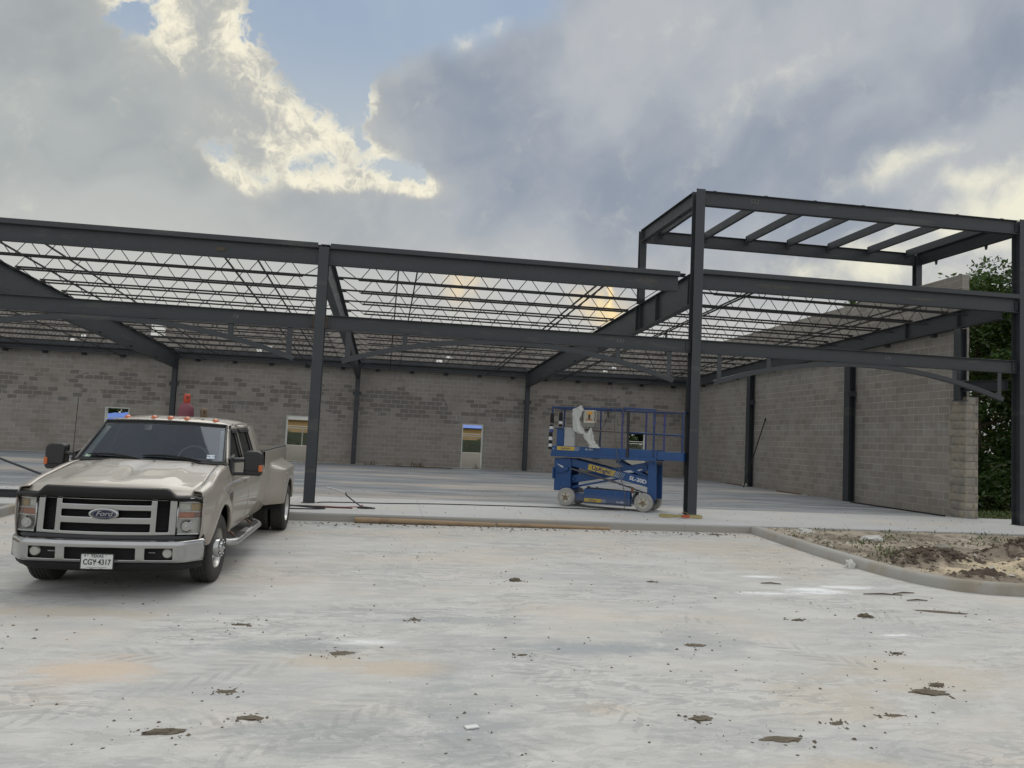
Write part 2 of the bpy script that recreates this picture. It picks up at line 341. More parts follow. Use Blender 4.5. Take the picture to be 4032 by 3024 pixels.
def m_walk(S, b, o):
    P = S.n('TexCoord', out='Object'); x, y, z = S.sep(P)
    a = S.noise(S.vscale(P, (.4, 1.2, 1)), 1.4, 6, .62); f = S.noise(P, 24, 5, .7); d = S.noise(P, .6, 4, .6)
    c = S.mix(a, (.41, .415, .41), (.54, .54, .525)); c = S.mix(S.sm(d, .5, .68, 0, .5), c, (.53, .46, .385))
    c = S.mix(S.sm(z, .135, .10, 0, .75), c, (.30, .275, .235))
    c = S.mix(S.sm(f, .6, .72, 0, .4), c, (.33, .32, .30))
    j = None
    for at in (-4.2, -1.9, .6, 3.1, 5.6, 8.1, 10.6, 13.1):
        q = S.sm(S.m('ABSOLUTE', S.sub(x, at)), .010, .004); j = q if j is None else S.m('MAXIMUM', j, q)
    c = S.mix(S.mul(j, .5), c, (.22, .21, .20))
    setp(S, b, col=c, rough=.85, spec=.3, nrm=bump(S, S.add(f, S.mul(j, -1)), .25, .008))
WALK = mat('walkway_concrete', m_walk)
def m_kerb(S, b, o):
    P = S.n('TexCoord', out='Object'); x, y, z = S.sep(P); a = S.noise(P, 1.8, 6, .62); f = S.noise(P, 20, 5, .7)
    c = S.mix(a, (.31, .305, .29), (.42, .41, .38)); c = S.mix(S.sm(f, .55, .75, 0, .5), c, (.25, .235, .21))
    c = S.mix(S.sm(S.noise(P, 1.3, 5, .65), .46, .66, 0, .75), c, (.33, .28, .21))
    c = S.mix(S.mul(S.sm(x, 7.0, 7.6), S.sm(a, .35, .6, .2, .75)), c, (.25, .22, .17))
    setp(S, b, col=c, rough=.9, nrm=bump(S, f, .3, .01))
KERB = mat('kerb_concrete', m_kerb)
def m_soil(S, b, o):
    P = S.n('TexCoord', out='Object'); x, y, z = S.sep(P); a = S.noise(P, .9, 7, .68); f = S.noise(P, 9, 6, .7); g = S.noise(P, 2.6, 5, .6)
    c = S.mix(S.sm(a, .36, .64), (.20, .17, .13), (.44, .385, .305))
    c = S.mix(S.sm(f, .5, .68, 0, .7), c, (.17, .14, .11)); c = S.mix(S.sm(f, .42, .30, 0, .5), c, (.50, .45, .37))
    def patch(px, py, rx, ry):
        r = S.m('SQRT', S.add(S.m('POWER', S.m('DIVIDE', S.sub(x, px), rx), 2), S.m('POWER', S.m('DIVIDE', S.sub(y, py), ry), 2)))
        return S.sm(S.add(r, S.mul(S.sub(g, .5), 1.6)), 1.15, .75)
    sand = S.m('MAXIMUM', patch(8.7, 10.1, 1.3, .85), patch(9.6, 9.9, 1.2, .8))
    c = S.mix(S.mul(sand, .9), c, S.mix(f, (.48, .385, .25), (.70, .60, .44)))
    dk = S.m('MAXIMUM', patch(7.75, 10.75, .7, .55), S.m('MAXIMUM', patch(9.9, 11.0, 1.1, .5), patch(8.0, 9.5, .5, .3)))
    c = S.mix(S.mul(dk, .85), c, S.mix(f, (.14, .118, .092), (.27, .225, .178)))
    c = S.mix(S.sm(S.noise(P, 3.5, 6, .7), .52, .60, 0, .6), c, (.14, .115, .088)); c = S.mix(S.mul(S.sm(S.noise(P, 1.7, 4, .6), .58, .68), .35), c, (.085, .12, .035))
    setp(S, b, col=c, rough=.97, spec=.2, nrm=bump(S, S.add(f, g), .9, .03))
SOIL = mat('bare_soil', m_soil)
def m_grassground(S, b, o):
    P = S.n('TexCoord', out='Object'); a = S.noise(P, .5, 6, .65); f = S.noise(P, 6, 5, .7)
    c = S.mix(S.sm(a, .4, .6), (.055, .075, .025), (.16, .13, .085)); c = S.mix(S.sm(f, .55, .7, 0, .6), c, (.10, .14, .04))
    setp(S, b, col=c, rough=.95, nrm=bump(S, f, .8, .04))
GRASSG = mat('rough_grass_ground', m_grassground)
# ---------------------------------------------------------------- mesh helpers
class MB:
    def __init__(s): s.v = []; s.f = []; s.mi = []
    def add(s, vs, fs, mi=0):
        o = len(s.v); s.v += [tuple(v) for v in vs]; s.f += [tuple(i+o for i in f) for f in fs]; s.mi += [mi]*len(fs)
        return s
    def box(s, c, d, rot=None, mi=0):
        hx, hy, hz = d[0]/2, d[1]/2, d[2]/2
        vs = [Vector((a*hx, b*hy, e*hz)) for a in (-1, 1) for b in (-1, 1) for e in (-1, 1)]
        if rot is not None: vs = [rot @ v for v in vs]
        c = Vector(c); vs = [v + c for v in vs]
        return s.add(vs, [(0, 1, 3, 2), (4, 6, 7, 5), (0, 4, 5, 1), (2, 3, 7, 6), (0, 2, 6, 4), (1, 5, 7, 3)], mi)
    def bx(s, x0, x1, y0, y1, z0, z1, mi=0): return s.box(((x0+x1)/2, (y0+y1)/2, (z0+z1)/2), (abs(x1-x0), abs(y1-y0), abs(z1-z0)), None, mi)
    def frame(s, p0, p1, up=(0, 0, 1)):
        p0, p1 = Vector(p0), Vector(p1); t = (p1-p0).normalized(); up = Vector(up)
        if abs(t.dot(up)) > .98: up = Vector((0, 1, 0))
        r = t.cross(up).normalized(); u = r.cross(t).normalized()
        return p0, p1, t, r, u
    def bar(s, p0, p1, wd, h, up=(0, 0, 1), mi=0):
        p0, p1, t, r, u = s.frame(p0, p1, up)
        vs = [p + r*a*wd/2 + u*b*h/2 for p in (p0, p1) for a, b in ((-1, -1), (1, -1), (1, 1), (-1, 1))]
        return s.add(vs, [(0, 3, 2, 1), (4, 5, 6, 7), (0, 1, 5, 4), (1, 2, 6, 5), (2, 3, 7, 6), (3, 0, 4, 7)], mi)
    def prof(s, p0, p1, pts, up=(0, 0, 1), mi=0):
        """sweep the closed outline pts (right, up) from p0 to p1"""
        p0, p1, t, r, u = s.frame(p0, p1, up); n = len(pts)
        vs = [p + r*a + u*b for p in (p0, p1) for a, b in pts]
        fs = [(i, (i+1) % n, n+(i+1) % n, n+i) for i in range(n)] + [tuple(range(n-1, -1, -1)), tuple(range(n, 2*n))]
        return s.add(vs, fs, mi)
    def ibeam(s, p0, p1, d, fwid, tf=.014, tw=.010, up=(0, 0, 1), mi=0):
        """p0-p1 is the middle of the web; d the depth"""
        a, b, h = fwid/2, tw/2, d/2
        pts = [(-a, -h), (a, -h), (a, -h+tf), (b, -h+tf), (b, h-tf), (a, h-tf), (a, h), (-a, h), (-a, h-tf), (-b, h-tf), (-b, -h+tf), (-a, -h+tf)]
        return s.prof(p0, p1, pts, up, mi)
    def tube(s, pts, rad, seg=6, mi=0, caps=True):
        pts = [Vector(p) for p in pts]; n = len(pts); rs = rad if isinstance(rad, (list, tuple)) else [rad]*n
        vs = []; pr = None
        for i, p in enumerate(pts):
            t = (pts[min(i+1, n-1)] - pts[max(i-1, 0)])
            t = t.normalized() if t.length > 1e-9 else Vector((0, 0, 1))
            if pr is None:
                a = Vector((0, 0, 1)) if abs(t.z) < .9 else Vector((1, 0, 0)); pr = t.cross(a).normalized()
            else:
                pr = pr - t*pr.dot(t); pr = pr.normalized() if pr.length > 1e-6 else t.orthogonal().normalized()
            q = t.cross(pr)
            vs += [p + (pr*math.cos(k*2*math.pi/seg) + q*math.sin(k*2*math.pi/seg))*rs[i] for k in range(seg)]
        fs = [(i*seg+k, i*seg+(k+1) % seg, (i+1)*seg+(k+1) % seg, (i+1)*seg+k) for i in range(n-1) for k in range(seg)]
        if caps: fs += [tuple(range(seg-1, -1, -1)), tuple((n-1)*seg+k for k in range(seg))]
        return s.add(vs, fs, mi)
    def lathe(s, prof, c, axis='z', seg=32, mi=0, rfn=None, closed=False):
        """prof: list of (radius, height along axis)"""
        vs = []; c = Vector(c); n = len(prof)
        for k in range(seg):
            a = 2*math.pi*k/seg
            for j, (r, h) in enumerate(prof):
                rr = rfn(k, j, r) if rfn else r
                u, v = rr*math.cos(a), rr*math.sin(a)
                vs.append(c + Vector({'z': (u, v, h), 'x': (h, u, v), 'y': (v, h, u)}[axis]))
        m = n if closed else n-1
        fs = [(k*n+j, ((k+1) % seg)*n+j, ((k+1) % seg)*n+(j+1) % n, k*n+(j+1) % n) for k in range(seg) for j in range(m)]
        return s.add(vs, fs, mi)
    def grid(s, rows, mi=0, closed=False, skip=None):
        """rows of equal length lists of points"""
        nr, ncol = len(rows), len(rows[0]); vs = [p for r in rows for p in r]
        fs = []
        for i in range(nr-1):
            for j in range(ncol if closed else ncol-1):
                if skip and skip(i, j): continue
                fs.append((i*ncol+j, i*ncol+(j+1) % ncol, (i+1)*ncol+(j+1) % ncol, (i+1)*ncol+j))
        return s.add(vs, fs, mi)
    def poly(s, pts, mi=0): return s.add(pts, [tuple(range(len(pts)))], mi)
    def ext(s, pts, off, mi=0):
        n = len(pts); off = Vector(off); a = [Vector(p) for p in pts]; b = [p+off for p in a]
        return s.add(a+b, [tuple(range(n-1, -1, -1)), tuple(range(n, 2*n))] + [(i, (i+1) % n, n+(i+1) % n, n+i) for i in range(n)], mi)
    def build(s, name, mats, parent=None, loc=None, smooth=False, bevel=0, subsurf=0, solid=0, norm=True, bseg=2, angle=40):
        me = bpy.data.meshes.new(name); me.from_pydata(s.v, [], s.f)
        if not isinstance(mats, (list, tuple)): mats = [mats]
        for m in mats: me.materials.append(m)
        if len(mats) > 1: me.polygons.foreach_set('material_index', s.mi)
        if norm:
            bm = bmesh.new(); bm.from_mesh(me)
            bmesh.ops.remove_doubles(bm, verts=bm.verts, dist=1e-5)
            bmesh.ops.recalc_face_normals(bm, faces=bm.faces); bm.to_mesh(me); bm.free()
        me.update()
        o = bpy.data.objects.new(name, me); COL.objects.link(o)
        if parent is not None: o.parent = parent
        if loc is not None: o.location = loc
        if smooth:
            for p in me.polygons: p.use_smooth = True
            if not subsurf: me.set_sharp_from_angle(angle=R_(angle))
        if solid: md = o.modifiers.new('solid', 'SOLIDIFY'); md.thickness = solid; md.offset = -1
        if bevel: md = o.modifiers.new('bevel', 'BEVEL'); md.width = bevel; md.segments = bseg; md.limit_method = 'ANGLE'; md.angle_limit = R_(38)
        if subsurf: md = o.modifiers.new('sub', 'SUBSURF'); md.levels = subsurf; md.render_levels = subsurf
        return o
def empty(name, loc=(0, 0, 0), rot=(0, 0, 0)):
    o = bpy.data.objects.new(name, None); COL.objects.link(o); o.location = loc; o.rotation_euler = rot; o.empty_display_size = .2
    return o
def tag(o, label=None, cat=None, group=None, kind=None):
    if label: o['label'] = label
    if cat: o['category'] = cat
    if group: o['group'] = group
    if kind: o['kind'] = kind
    return o
def gz(y): return -0.02*(14.45-y) if y < 14.45 else 0.0
def text(name, body, size, m, parent, loc, rot, ext=.0015, shear=0.0, sx=1.0, align='CENTER', bold=0.0):
    cu = bpy.data.curves.new(name, 'FONT'); cu.body = body; cu.size = size; cu.extrude = ext; cu.shear = shear
    cu.align_x = align; cu.align_y = 'CENTER'; cu.offset = bold
    t = bpy.data.objects.new(name, cu); COL.objects.link(t)
    dg = bpy.context.evaluated_depsgraph_get(); dg.update()
    me = bpy.data.meshes.new_from_object(t.evaluated_get(dg)); bpy.data.objects.remove(t)
    me.name = name
    if not me.materials: me.materials.append(m)
    else: me.materials[0] = m
    o = bpy.data.objects.new(name, me); COL.objects.link(o); o.parent = parent
    o.location = loc; o.rotation_euler = rot; o.scale = (sx, 1, 1)
    return o
# ---------------------------------------------------------------- setting: ground, pavement, slab
g = MB()
g.grid([[(x, y, 0.0 if y < 60 else -.1) for x in (-400, -120, -40, -19, 14.6, 19.5, 40, 120, 400)] for y in (14.452, 19, 37.2, 60, 160, 700)])
tag(g.build('ground', GRASSG), kind='structure')
p = MB()
xs = [-150, -60, -20, -6.3, 0, 6.9, 20, 60, 150]; ys = [-120, -40, -5, 0, 5, 9, 14.45]
p.grid([[(x, y, gz(y)) for x in xs] for y in ys])
tag(p.build('pavement', PAVE), kind='structure')
Y_INT = 18.0
sl_ = MB(); sl_.bx(-40, 14.55, Y_INT+.001, 36.75, -.1, .150); tag(sl_.build('floor_slab', FLOOR, bevel=0), kind='structure')
wk = MB(); wk.bx(-40, 22, 14.45, Y_INT-.004, -.25, .150)
tag(wk.build('walkway', WALK, bevel=.012), kind='structure')
lg = MB(); lg.bx(-40, 14.2, 36.35, 36.55, .151, .19); tag(lg.build('wall_footing_ledge', KERB, bevel=.01), kind='structure')
apron = MB(); apron.bx(-40, 22, 36.98, 39.5, -.1, .06); tag(apron.build('rear_path', WALK), kind='structure')

# kerb on the right, curving round the planting island
def kerb_path():
    P = [(6.93, 14.44), (6.90, 13.2), (6.88, 12.0), (6.90, 11.0), (6.98, 10.3), (7.10, 9.8), (7.35, 9.38), (7.70, 9.18), (8.1, 9.10), (9.0, 9.02), (12, 8.85), (18, 8.6)]
    out = []
    for i in range(len(P)-1):
        a, b = Vector(P[i]), Vector(P[i+1]); n = max(2, int((b-a).length/.18))
        out += [a.lerp(b, k/n) for k in range(n)]
    out.append(Vector(P[-1])); return out
KP = kerb_path()
def kerb_mesh(path, side=1, hh=.15):
    rows = []
    for i, q in enumerate(path):
        t = (path[min(i+1, len(path)-1)] - path[max(i-1, 0)]).normalized(); nrm = Vector((t.y, -t.x))*side   # away from the road
        z0 = gz(q.y); wv = .004*mnoise.noise(Vector((q.x*3, q.y*3, 0)))
        row = []
        for off, z in ((-.02, -.12), (-.012, .0), (.012, hh*.72), (.035, hh*.93), (.06, hh), (.15, hh), (.17, hh*.9), (.175, -.12)):
            c = q - nrm*off*-1
            row.append((c.x + wv, c.y + wv, z0 + z + (wv if z > 0 else 0)))
        rows.append(row)
    m = MB(); m.grid(rows); m.add(rows[0], [tuple(range(8))]); m.add(rows[-1], [tuple(range(8))]); return m
# path runs towards the camera; island lies on +x side
def fix_side(path):
    t = (path[1]-path[0]).normalized(); return 1 if Vector((t.y, -t.x)).x > 0 else -1
tag(kerb_mesh(KP, -fix_side(KP) if False else fix_side(KP)).build('kerb', KERB, smooth=True, angle=50), kind='structure')
KL = [Vector((-6.35, 14.44)), Vector((-6.32, 13)), Vector((-6.4, 11.5)), Vector((-6.9, 10.4)), Vector((-7.8, 9.9)), Vector((-12, 9.8))]
KL2 = []
for i in range(len(KL)-1):
    KL2 += [KL[i].lerp(KL[i+1], k/8) for k in range(8)]
KL2.append(KL[-1])
tag(kerb_mesh(KL2, -1).build('kerb', KERB, smooth=True, angle=50), kind='structure')

# soil island on the right
def soil_z(x, y):
    z = gz(y) + .12 + .035*mnoise.noise(Vector((x*1.3, y*1.3, 0))) + .03*mnoise.noise(Vector((x*4, y*4, 3))) + .016*mnoise.noise(Vector((x*11, y*11, 5)))
    def mound(px, py, rx, ry, h):
        r = math.hypot((x-px)/rx, (y-py)/ry)
        if r > 1.6: return 0
        k = math.exp(-r*r*1.8)
        return h*k*(1 + .55*mnoise.noise(Vector((x*3.2, y*3.2, 9))) + .5*mnoise.noise(Vector((x*8, y*8, 2))))
    z += mound(7.75, 10.75, .6, .5, .16) + mound(8.35, 10.85, .55, .35, .13) + mound(9.9, 11.1, .95, .5, .26) + mound(10.9, 10.8, .9, .6, .22) + mound(9.3, 10.0, 1.3, .8, .17) + mound(8.1, 9.7, .5, .3, .04)
    return z
sm_ = MB(); rows = []
ny = 110; nx = 230
def x_left(y):
    best = 6.9
    for q in KP:
        if q.y <= y: return q.x
    return best
for j in range(ny+1):
    v = j/ny; row = []
    for i in range(nx+1):
        u = (i/nx)**1.35
        yb = 9.25
        y = yb + (14.43-yb)*v
        x0 = x_left(y) + .13 if y > 9.4 else 7.6
        x0 = max(x0, 7.03)
        x = x0 + (17.5-x0)*u
        if y < 9.9: y = max(y, 9.16 + .0)
        row.append((x, y, soil_z(x, y)))
    rows.append(row)
sm_.grid(rows); tag(sm_.build('soil', SOIL, smooth=True, angle=180), kind='structure')
il = MB(); il.grid([[(x, y, gz(y)+.11+.03*mnoise.noise(Vector((x, y, 0)))) for x in [-14+.25*i for i in range(31)]] for y in [9.95+.2*j for j in range(23)]])
tag(il.build('soil', SOIL, smooth=True, angle=180), kind='structure')

# ---------------------------------------------------------------- masonry walls
ZT = 6.38
def wall_with_holes(name, x0, x1, y0, y1, z0, z1, holes, m):
    """wall along x; holes (xa, xb, za, zb)"""
    xs = sorted({x0, x1, *[h[0] for h in holes], *[h[1] for h in holes]}); zs = sorted({z0, z1, *[h[2] for h in holes], *[h[3] for h in holes]})
    def ins(x, z): return any(h[0] < x < h[1] and h[2] < z < h[3] for h in holes)
    mb = MB()
    cell = {}
    for i in range(len(xs)-1):
        for k in range(len(zs)-1):
            cell[i, k] = not ins((xs[i]+xs[i+1])/2, (zs[k]+zs[k+1])/2)
    for (i, k), on in cell.items():
        if not on: continue
        a, b, c, d = xs[i], xs[i+1], zs[k], zs[k+1]
        mb.poly([(a, y0, c), (b, y0, c), (b, y0, d), (a, y0, d)]); mb.poly([(a, y1, c), (a, y1, d), (b, y1, d), (b, y1, c)])
        if not cell.get((i-1, k), False): mb.poly([(a, y0, c), (a, y0, d), (a, y1, d), (a, y1, c)])
        if not cell.get((i+1, k), False): mb.poly([(b, y0, c), (b, y1, c), (b, y1, d), (b, y0, d)])
        if not cell.get((i, k-1), False): mb.poly([(a, y0, c), (a, y1, c), (b, y1, c), (b, y0, c)])
        if not cell.get((i, k+1), False): mb.poly([(a, y0, d), (b, y0, d), (b, y1, d), (a, y1, d)])
    return mb.build(name, m)
WY = 36.75; WT = .20
DOORS = [(-12.60, -11.58), (-4.85, -3.83), (3.16, 4.16), (11.12, 12.12)]
DT = 2.23
holes = [(a, b, .06, DT) for a, b in DOORS]
for sx_ in (-14.36, -6.40, 1.80, 9.87): holes += [(sx_, sx_+.28, 5.06, 5.19), (sx_+.44, sx_+.72, 5.25, 5.38)]
holes += [(-11.01, -10.33, 5.50, 6.20)]
rear_wall = wall_with_holes('concrete_block_wall', -34, 14.25, WY, WY+WT, -.1, ZT, holes, BLK_REAR)
tag(rear_wall, 'long grey block wall across the back with four white-framed door openings', 'block wall')
WHITE = simple('frame_primer_white', (.62, .64, .61), .5, var=.06)
for a, b in DOORS:
    f = MB(); fw_ = .05; y0, y1 = WY-.025, WY+WT+.02
    f.bx(a+.003, a+fw_, y0, y1, .152, DT-.003); f.bx(b-fw_, b-.003, y0, y1, .152, DT-.003); f.bx(a+fw_, b-fw_, y0, y1, DT-fw_, DT-.003)
    f.build('door_frame', WHITE, rear_wall, bevel=.004)
side = MB(); side.bx(14.26, 14.47, 18.05, 36.97, -.1, ZT)
side_wall = side.build('concrete_block_wall', BLK_SIDE)
tag(side_wall, 'grey block wall running away on the right, ending in a rough stone pier', 'block wall')
pier = MB(); rnd = random.Random(3)
z = .15; k = 0
while z < 3.05:
    off = .0 if k % 2 else .17
    cuts = [14.21, 14.33+off, 14.56] if k % 2 == 0 else [14.21, 14.42, 14.56]
    ycuts = [17.80, 18.02+off*.6, 18.20+ (0 if k % 2 else .02)]
    # end face blocks and inner face blocks, each with a broken front
    def rough_block(x0, x1, y0, y1, z0, z1):
        n = 5; amp = .018
        vs = []; fs = []
        for (fixed) in ('y', 'x'):
            rows = []
            for a in range(n+1):
                row = []
                for b_ in range(n+1):
                    u, v = a/n, b_/n; e = (u*(1-u)*4)**.4*(v*(1-v)*4)**.4
                    d = e*(.022 + amp*2.2*mnoise.noise(Vector((x0*9+u*3.1, z0*9+v*3.1, 7.7 if fixed == 'y' else 1.3))))
                    if fixed == 'y': row.append((x0+(x1-x0)*u, y0-d, z0+(z1-z0)*v))
                    else: row.append((x0-d*.7, y0+(y1-y0)*u, z0+(z1-z0)*v))
                rows.append(row)
            pier.grid(rows)
        # right side
        pier.poly([(x1, y0, z0), (x1, y1, z0), (x1, y1, z1), (x1, y0, z1)]); pier.poly([(x0, y0, z1), (x1, y0, z1), (x1, y1, z1), (x0, y1, z1)])
    for a, b in zip(cuts[:-1], cuts[1:]): rough_block(a+.004, b-.004, 17.80, 18.04, z+.005, z+.198)
    rough_block(14.218, 14.24, 18.045, 18.30 if k % 2 else 18.42, z+.005, z+.198)
    z += .2032; k += 1
pier.bx(14.235, 14.54, 17.83, 18.046, .15, 3.05); pier.bx(14.235, 14.30, 18.047, 18.41, .15, 3.05)
pier.build('split_face_pier', SPLIT, side_wall, smooth=True, angle=35, norm=False)
up_ = MB(); rows = []
for a in range(13):
    row = []
    for b_ in range(65):
        u, v = a/12, b_/64; zz = 3.06 + (ZT-.005-3.06)*v
        row.append((14.262+.205*u, 18.045-.03-.03*mnoise.noise(Vector((u*2, zz*5, 3)))*1.0, zz))
    rows.append(row)
up_.grid(rows); up_.bx(14.268, 14.462, 18.03, 18.052, 3.06, ZT-.008); up_.build('split_face_end', BLK_SIDE, side_wall, smooth=True, angle=40, norm=False)

# ---------------------------------------------------------------- steel frame
XF = [-9.70, -1.62, 6.457, 14.494]          # front columns
XR = [-9.72, -1.75, 6.15, 14.12]            # rear columns
YF = 16.40                                   # middle of the front columns
frame = empty('steel_frame', (0, YF, .15))
tag(frame, 'dark grey bolted steel building skeleton with open roof joists over the slab', 'steel frame')
FO = Vector(frame.location)
def fbuild(mb, name, m=STEEL, parent=None, **kw):
    o = mb.build(name, m, None, **kw)
    if parent is None: o.parent = frame; o.location = -FO
    else: o.parent = parent
    return o
def gtop(y): return 5.495 - .0345*(y-16.5)
ZC = {0: 5.38, 1: 5.38, 2: 7.35, 3: 7.35}
for i, x in enumerate(XF):
    c = MB(); c.ibeam((x, YF, .151), (x, YF, ZC[i]), .26, .205, .016, .012, up=(0, 1, 0)); 
    c.bx(x-.13, x+.13, YF-.15, YF+.15, .151, .158)
    fbuild(c, 'column')
for i, x in enumerate(XR[:3]):
    c = MB(); yr = 36.42; c.ibeam((x, yr, .151), (x, yr, 4.93), .20, .205, .014, .010, up=(0, 1, 0)); c.bx(x-.15, x+.15, yr-.14, yr+.14, .151, .168)
    c.bx(x-.19, x+.19, yr-.06, yr+.06, 3.30, 3.46)
    fbuild(c, 'column')
# front edge beams with a bent closure plate on top
def edge_beam(x0, x1, ztop, y=16.37, capx0=None, capx1=None):
    b_ = MB(); cap = .095; d = .335
    b_.ibeam((x0, y, ztop-cap-d/2), (x1, y, ztop-cap-d/2), d, .15, .012, .008)
    cx0 = x0 if capx0 is None else capx0; cx1 = x1 if capx1 is None else capx1
    b_.bx(cx0, cx1, y-.105, y-.097, ztop-cap-.005, ztop); b_.bx(cx0, cx1, y-.097, y+.09, ztop-cap+.003, ztop-cap+.010)
    return fbuild(b_, 'edge_beam')
edge_beam(-17.6, XF[0]-.02, 5.455); edge_beam(XF[0]+.02, XF[1]-.10, 5.455, capx1=XF[1]-.12)
edge_beam(XF[1]+.10, 6.02, 5.455, capx0=XF[1]+.13, capx1=6.03); edge_beam(XF[2]+.105, XF[3]-.11, 5.55)
# lower tie beams, arched braces and hangers
def tie(x0, x1):
    b_ = MB(); b_.ibeam((x0, 16.40, 3.833), (x1, 16.40, 3.833), .294, .15, .012, .008)
    for xe, s_ in ((x0, 1), (x1, -1)):
        b_.bx(xe, xe+s_*.10, 16.372, 16.394, 3.72, 3.95)
        for zb in (3.76, 3.835, 3.91): b_.tube([(xe+s_*.055, 16.372, zb), (xe+s_*.055, 16.355, zb)], .012, 6)
    return fbuild(b_, 'tie_beam')
def arch(xc, half=3.56):
    n = 40; zs_ = lambda x: 3.655 - .60*((x-xc)/half)**2
    top = []; 
    m = MB(); yc = 16.40; rows = []
    prof = [(-.055, -.05), (.055, -.05), (.055, -.042), (-.047, -.042), (-.047, .042), (.055, .042), (.055, .05), (-.055, .05)]
    for k in range(n+1):
        x = xc-half+2*half*k/n; sl = -1.2*(x-xc)/half**2; nn = Vector((-sl, 0, 1)).normalized()
        rows.append([(x+nn.x*b_, yc+a, zs_(x)+nn.z*b_) for a, b_ in prof])
    m.grid(rows, closed=True); m.poly(rows[0]); m.poly(rows[-1])
    o = fbuild(m, 'arch_brace', smooth=True, angle=30)
    for hx in (-half+.11, -half+1.27, half-1.27, half-.11):
        x = xc+hx; h = MB(); h.prof((x, yc, zs_(x)+.03), (x, yc, 3.686), [(-.05, -.05), (.05, -.05), (.05, -.042), (-.042, -.042), (-.042, .05), (-.05, .05)], up=(0, 1, 0))
        fbuild(h, 'hanger', parent=o)
ties = [(-17.6, XF[0]-.11), (XF[0]+.11, XF[1]-.105), (XF[1]+.105, XF[2]-.105), (XF[2]+.105, XF[3]-.11)]
for a, b_ in ties: tie(a, b_); arch((a+b_)/2)
# roof girders
def girder(xa, ya, xb, yb, depth, name='girder', dz=0.0, stiff=(), lugs=(), zfn=None):
    zf = zfn or gtop
    m = MB(); za, zb = zf(ya)+dz, zf(yb)+dz
    m.ibeam((xa, ya, za-depth/2), (xb, yb, zb-depth/2), depth, .185, .016, .010)
    o = fbuild(m, name)
    for ys_ in stiff:
        t = (ys_-ya)/(yb-ya); x = xa+(xb-xa)*t; zt = za+(zb-za)*t
        for sgn in (-1, 1): s_ = MB(); s_.bx(x+sgn*.007, x+sgn*.086, ys_-.006, ys_+.006, zt-depth+.02, zt-.02); fbuild(s_, 'stiffener', parent=o)
    for ys_ in lugs:
        t = (ys_-ya)/(yb-ya); x = xa+(xb-xa)*t; zt = za+(zb-za)*t
        for sg in (-1, 1): s_ = MB(); s_.bx(x+sg*.03, x+sg*.088, ys_-.04, ys_+.04, zt-depth+.017, zt-depth+.10); fbuild(s_, 'lug', parent=o)
    return o
for i in (0, 1, 2):
    girder(XF[i], 16.535 if i < 2 else 16.18+.36, XR[i], 36.315, .71, stiff=(16.70, 18.8, 20.05, 20.35) if i == 2 else (16.70,), lugs=(24.0, 27.2, 30.3, 33.4, 35.6))
def g3(y): return 5.44 - .025*(y-16.4)
girder(14.15, 16.54, 14.12, 36.33, .45, dz=0, stiff=(17.95, 20.0), zfn=g3)
girder(-17.7, 16.6, -17.7, 36.33, .71)
# stub beam between the last front column and the hanging column, and that column
s_ = MB(); s_.ibeam((14.30, 16.535, 3.42), (14.14, 17.76, 3.45), .25, .15, .012, .008); s_.bx(14.22, 14.36, 16.60, 16.614, 3.30, 3.54); fbuild(s_, 'stub_beam')
for yy, zb, zt in ((17.90, 3.10, 4.93), (22.78, .151, 4.80), (29.75, .151, 4.62), (36.42, .151, 4.55)):
    c = MB(); c.ibeam((14.13, yy, zb), (14.13, yy, zt), .20, .22 if zb > 1 else .30, .014, .012, up=(1, 0, 0))
    if zb > 1: c.bx(14.0, 14.255, yy-.13, yy+.13, zb-.015, zb)
    c.bx(14.03, 14.23, yy-.20, yy-.11, 3.42, 3.6)
    fbuild(c, 'column')
# rear eave beams, clips
for a, b_ in zip([-17.7]+XR[:3], XR):
    m = MB(); y = 36.50; m.ibeam((a+.10, y, 4.755), (b_-.10, y, 4.755), .42, .20, .014, .010)
    m.bx(a+.1, b_-.1, y-.105, y-.1035, 4.55, 4.60); m.bx(a+.1, b_-.1, y-.108, y-.103, 4.78, 4.985)
    o = fbuild(m, 'eave_beam')
    n = 5
    for k in range(n):
        x = a + (b_-a)*(k+.55)/n; l = MB(); l.bx(x-.09, x+.09, 36.60, 36.745, 4.44, 4.544); fbuild(l, 'lug', parent=o)
for yy in (19.0, 21.0, 24.3, 26.2, 28.0, 31.2, 33.0, 34.8):
    l = MB(); l.bx(14.16, 14.258, yy-.07, yy+.07, g3(yy)-.53, g3(yy)-.45); fbuild(l, 'wall_clip')
# open web joists
JD = .385
def joist_mesh(x0, x1):
    m = MB(); zt = .075; zb = zt-JD
    for s_ in (-1, 1):
        m.bar((x0+.05, s_*.024, zt-.018), (x1-.05, s_*.027, zt-.018), .040, .034); m.bar((x0+.62, s_*.022, zb+.014), (x1-.62, s_*.025, zb+.015), .036, .032)
    m.bx(x0+.03, x0+.17, -.045, .045, .003, .024); m.bx(x1-.17, x1-.03, -.045, .045, .003, .024)
    L = x1-x0; n = round((L-1.24)/.61); pan = (L-1.24)/n; r = .0095
    def rod(a, b_): m.tube([a, b_], r, 4)
    rod((x0+.12, 0, zt-.02), (x0+.62, 0, zb+.01)); rod((x1-.12, 0, zt-.02), (x1-.62, 0, zb+.01))
    for k in range(n):
        a = x0+.62+pan*k
        rod((a+.02, 0, zb+.01), (a+pan/2-.02, 0, zt-.02)); rod((a+pan/2+.02, 0, zt-.02), (a+pan-.02, 0, zb+.01))
    return m
JY = [16.92 + 1.425*k for k in range(14)]
bays = [(-17.7, -9.70), (-9.70, -1.62), (-1.62, 6.457), (6.457, 14.17)]
jproto = []
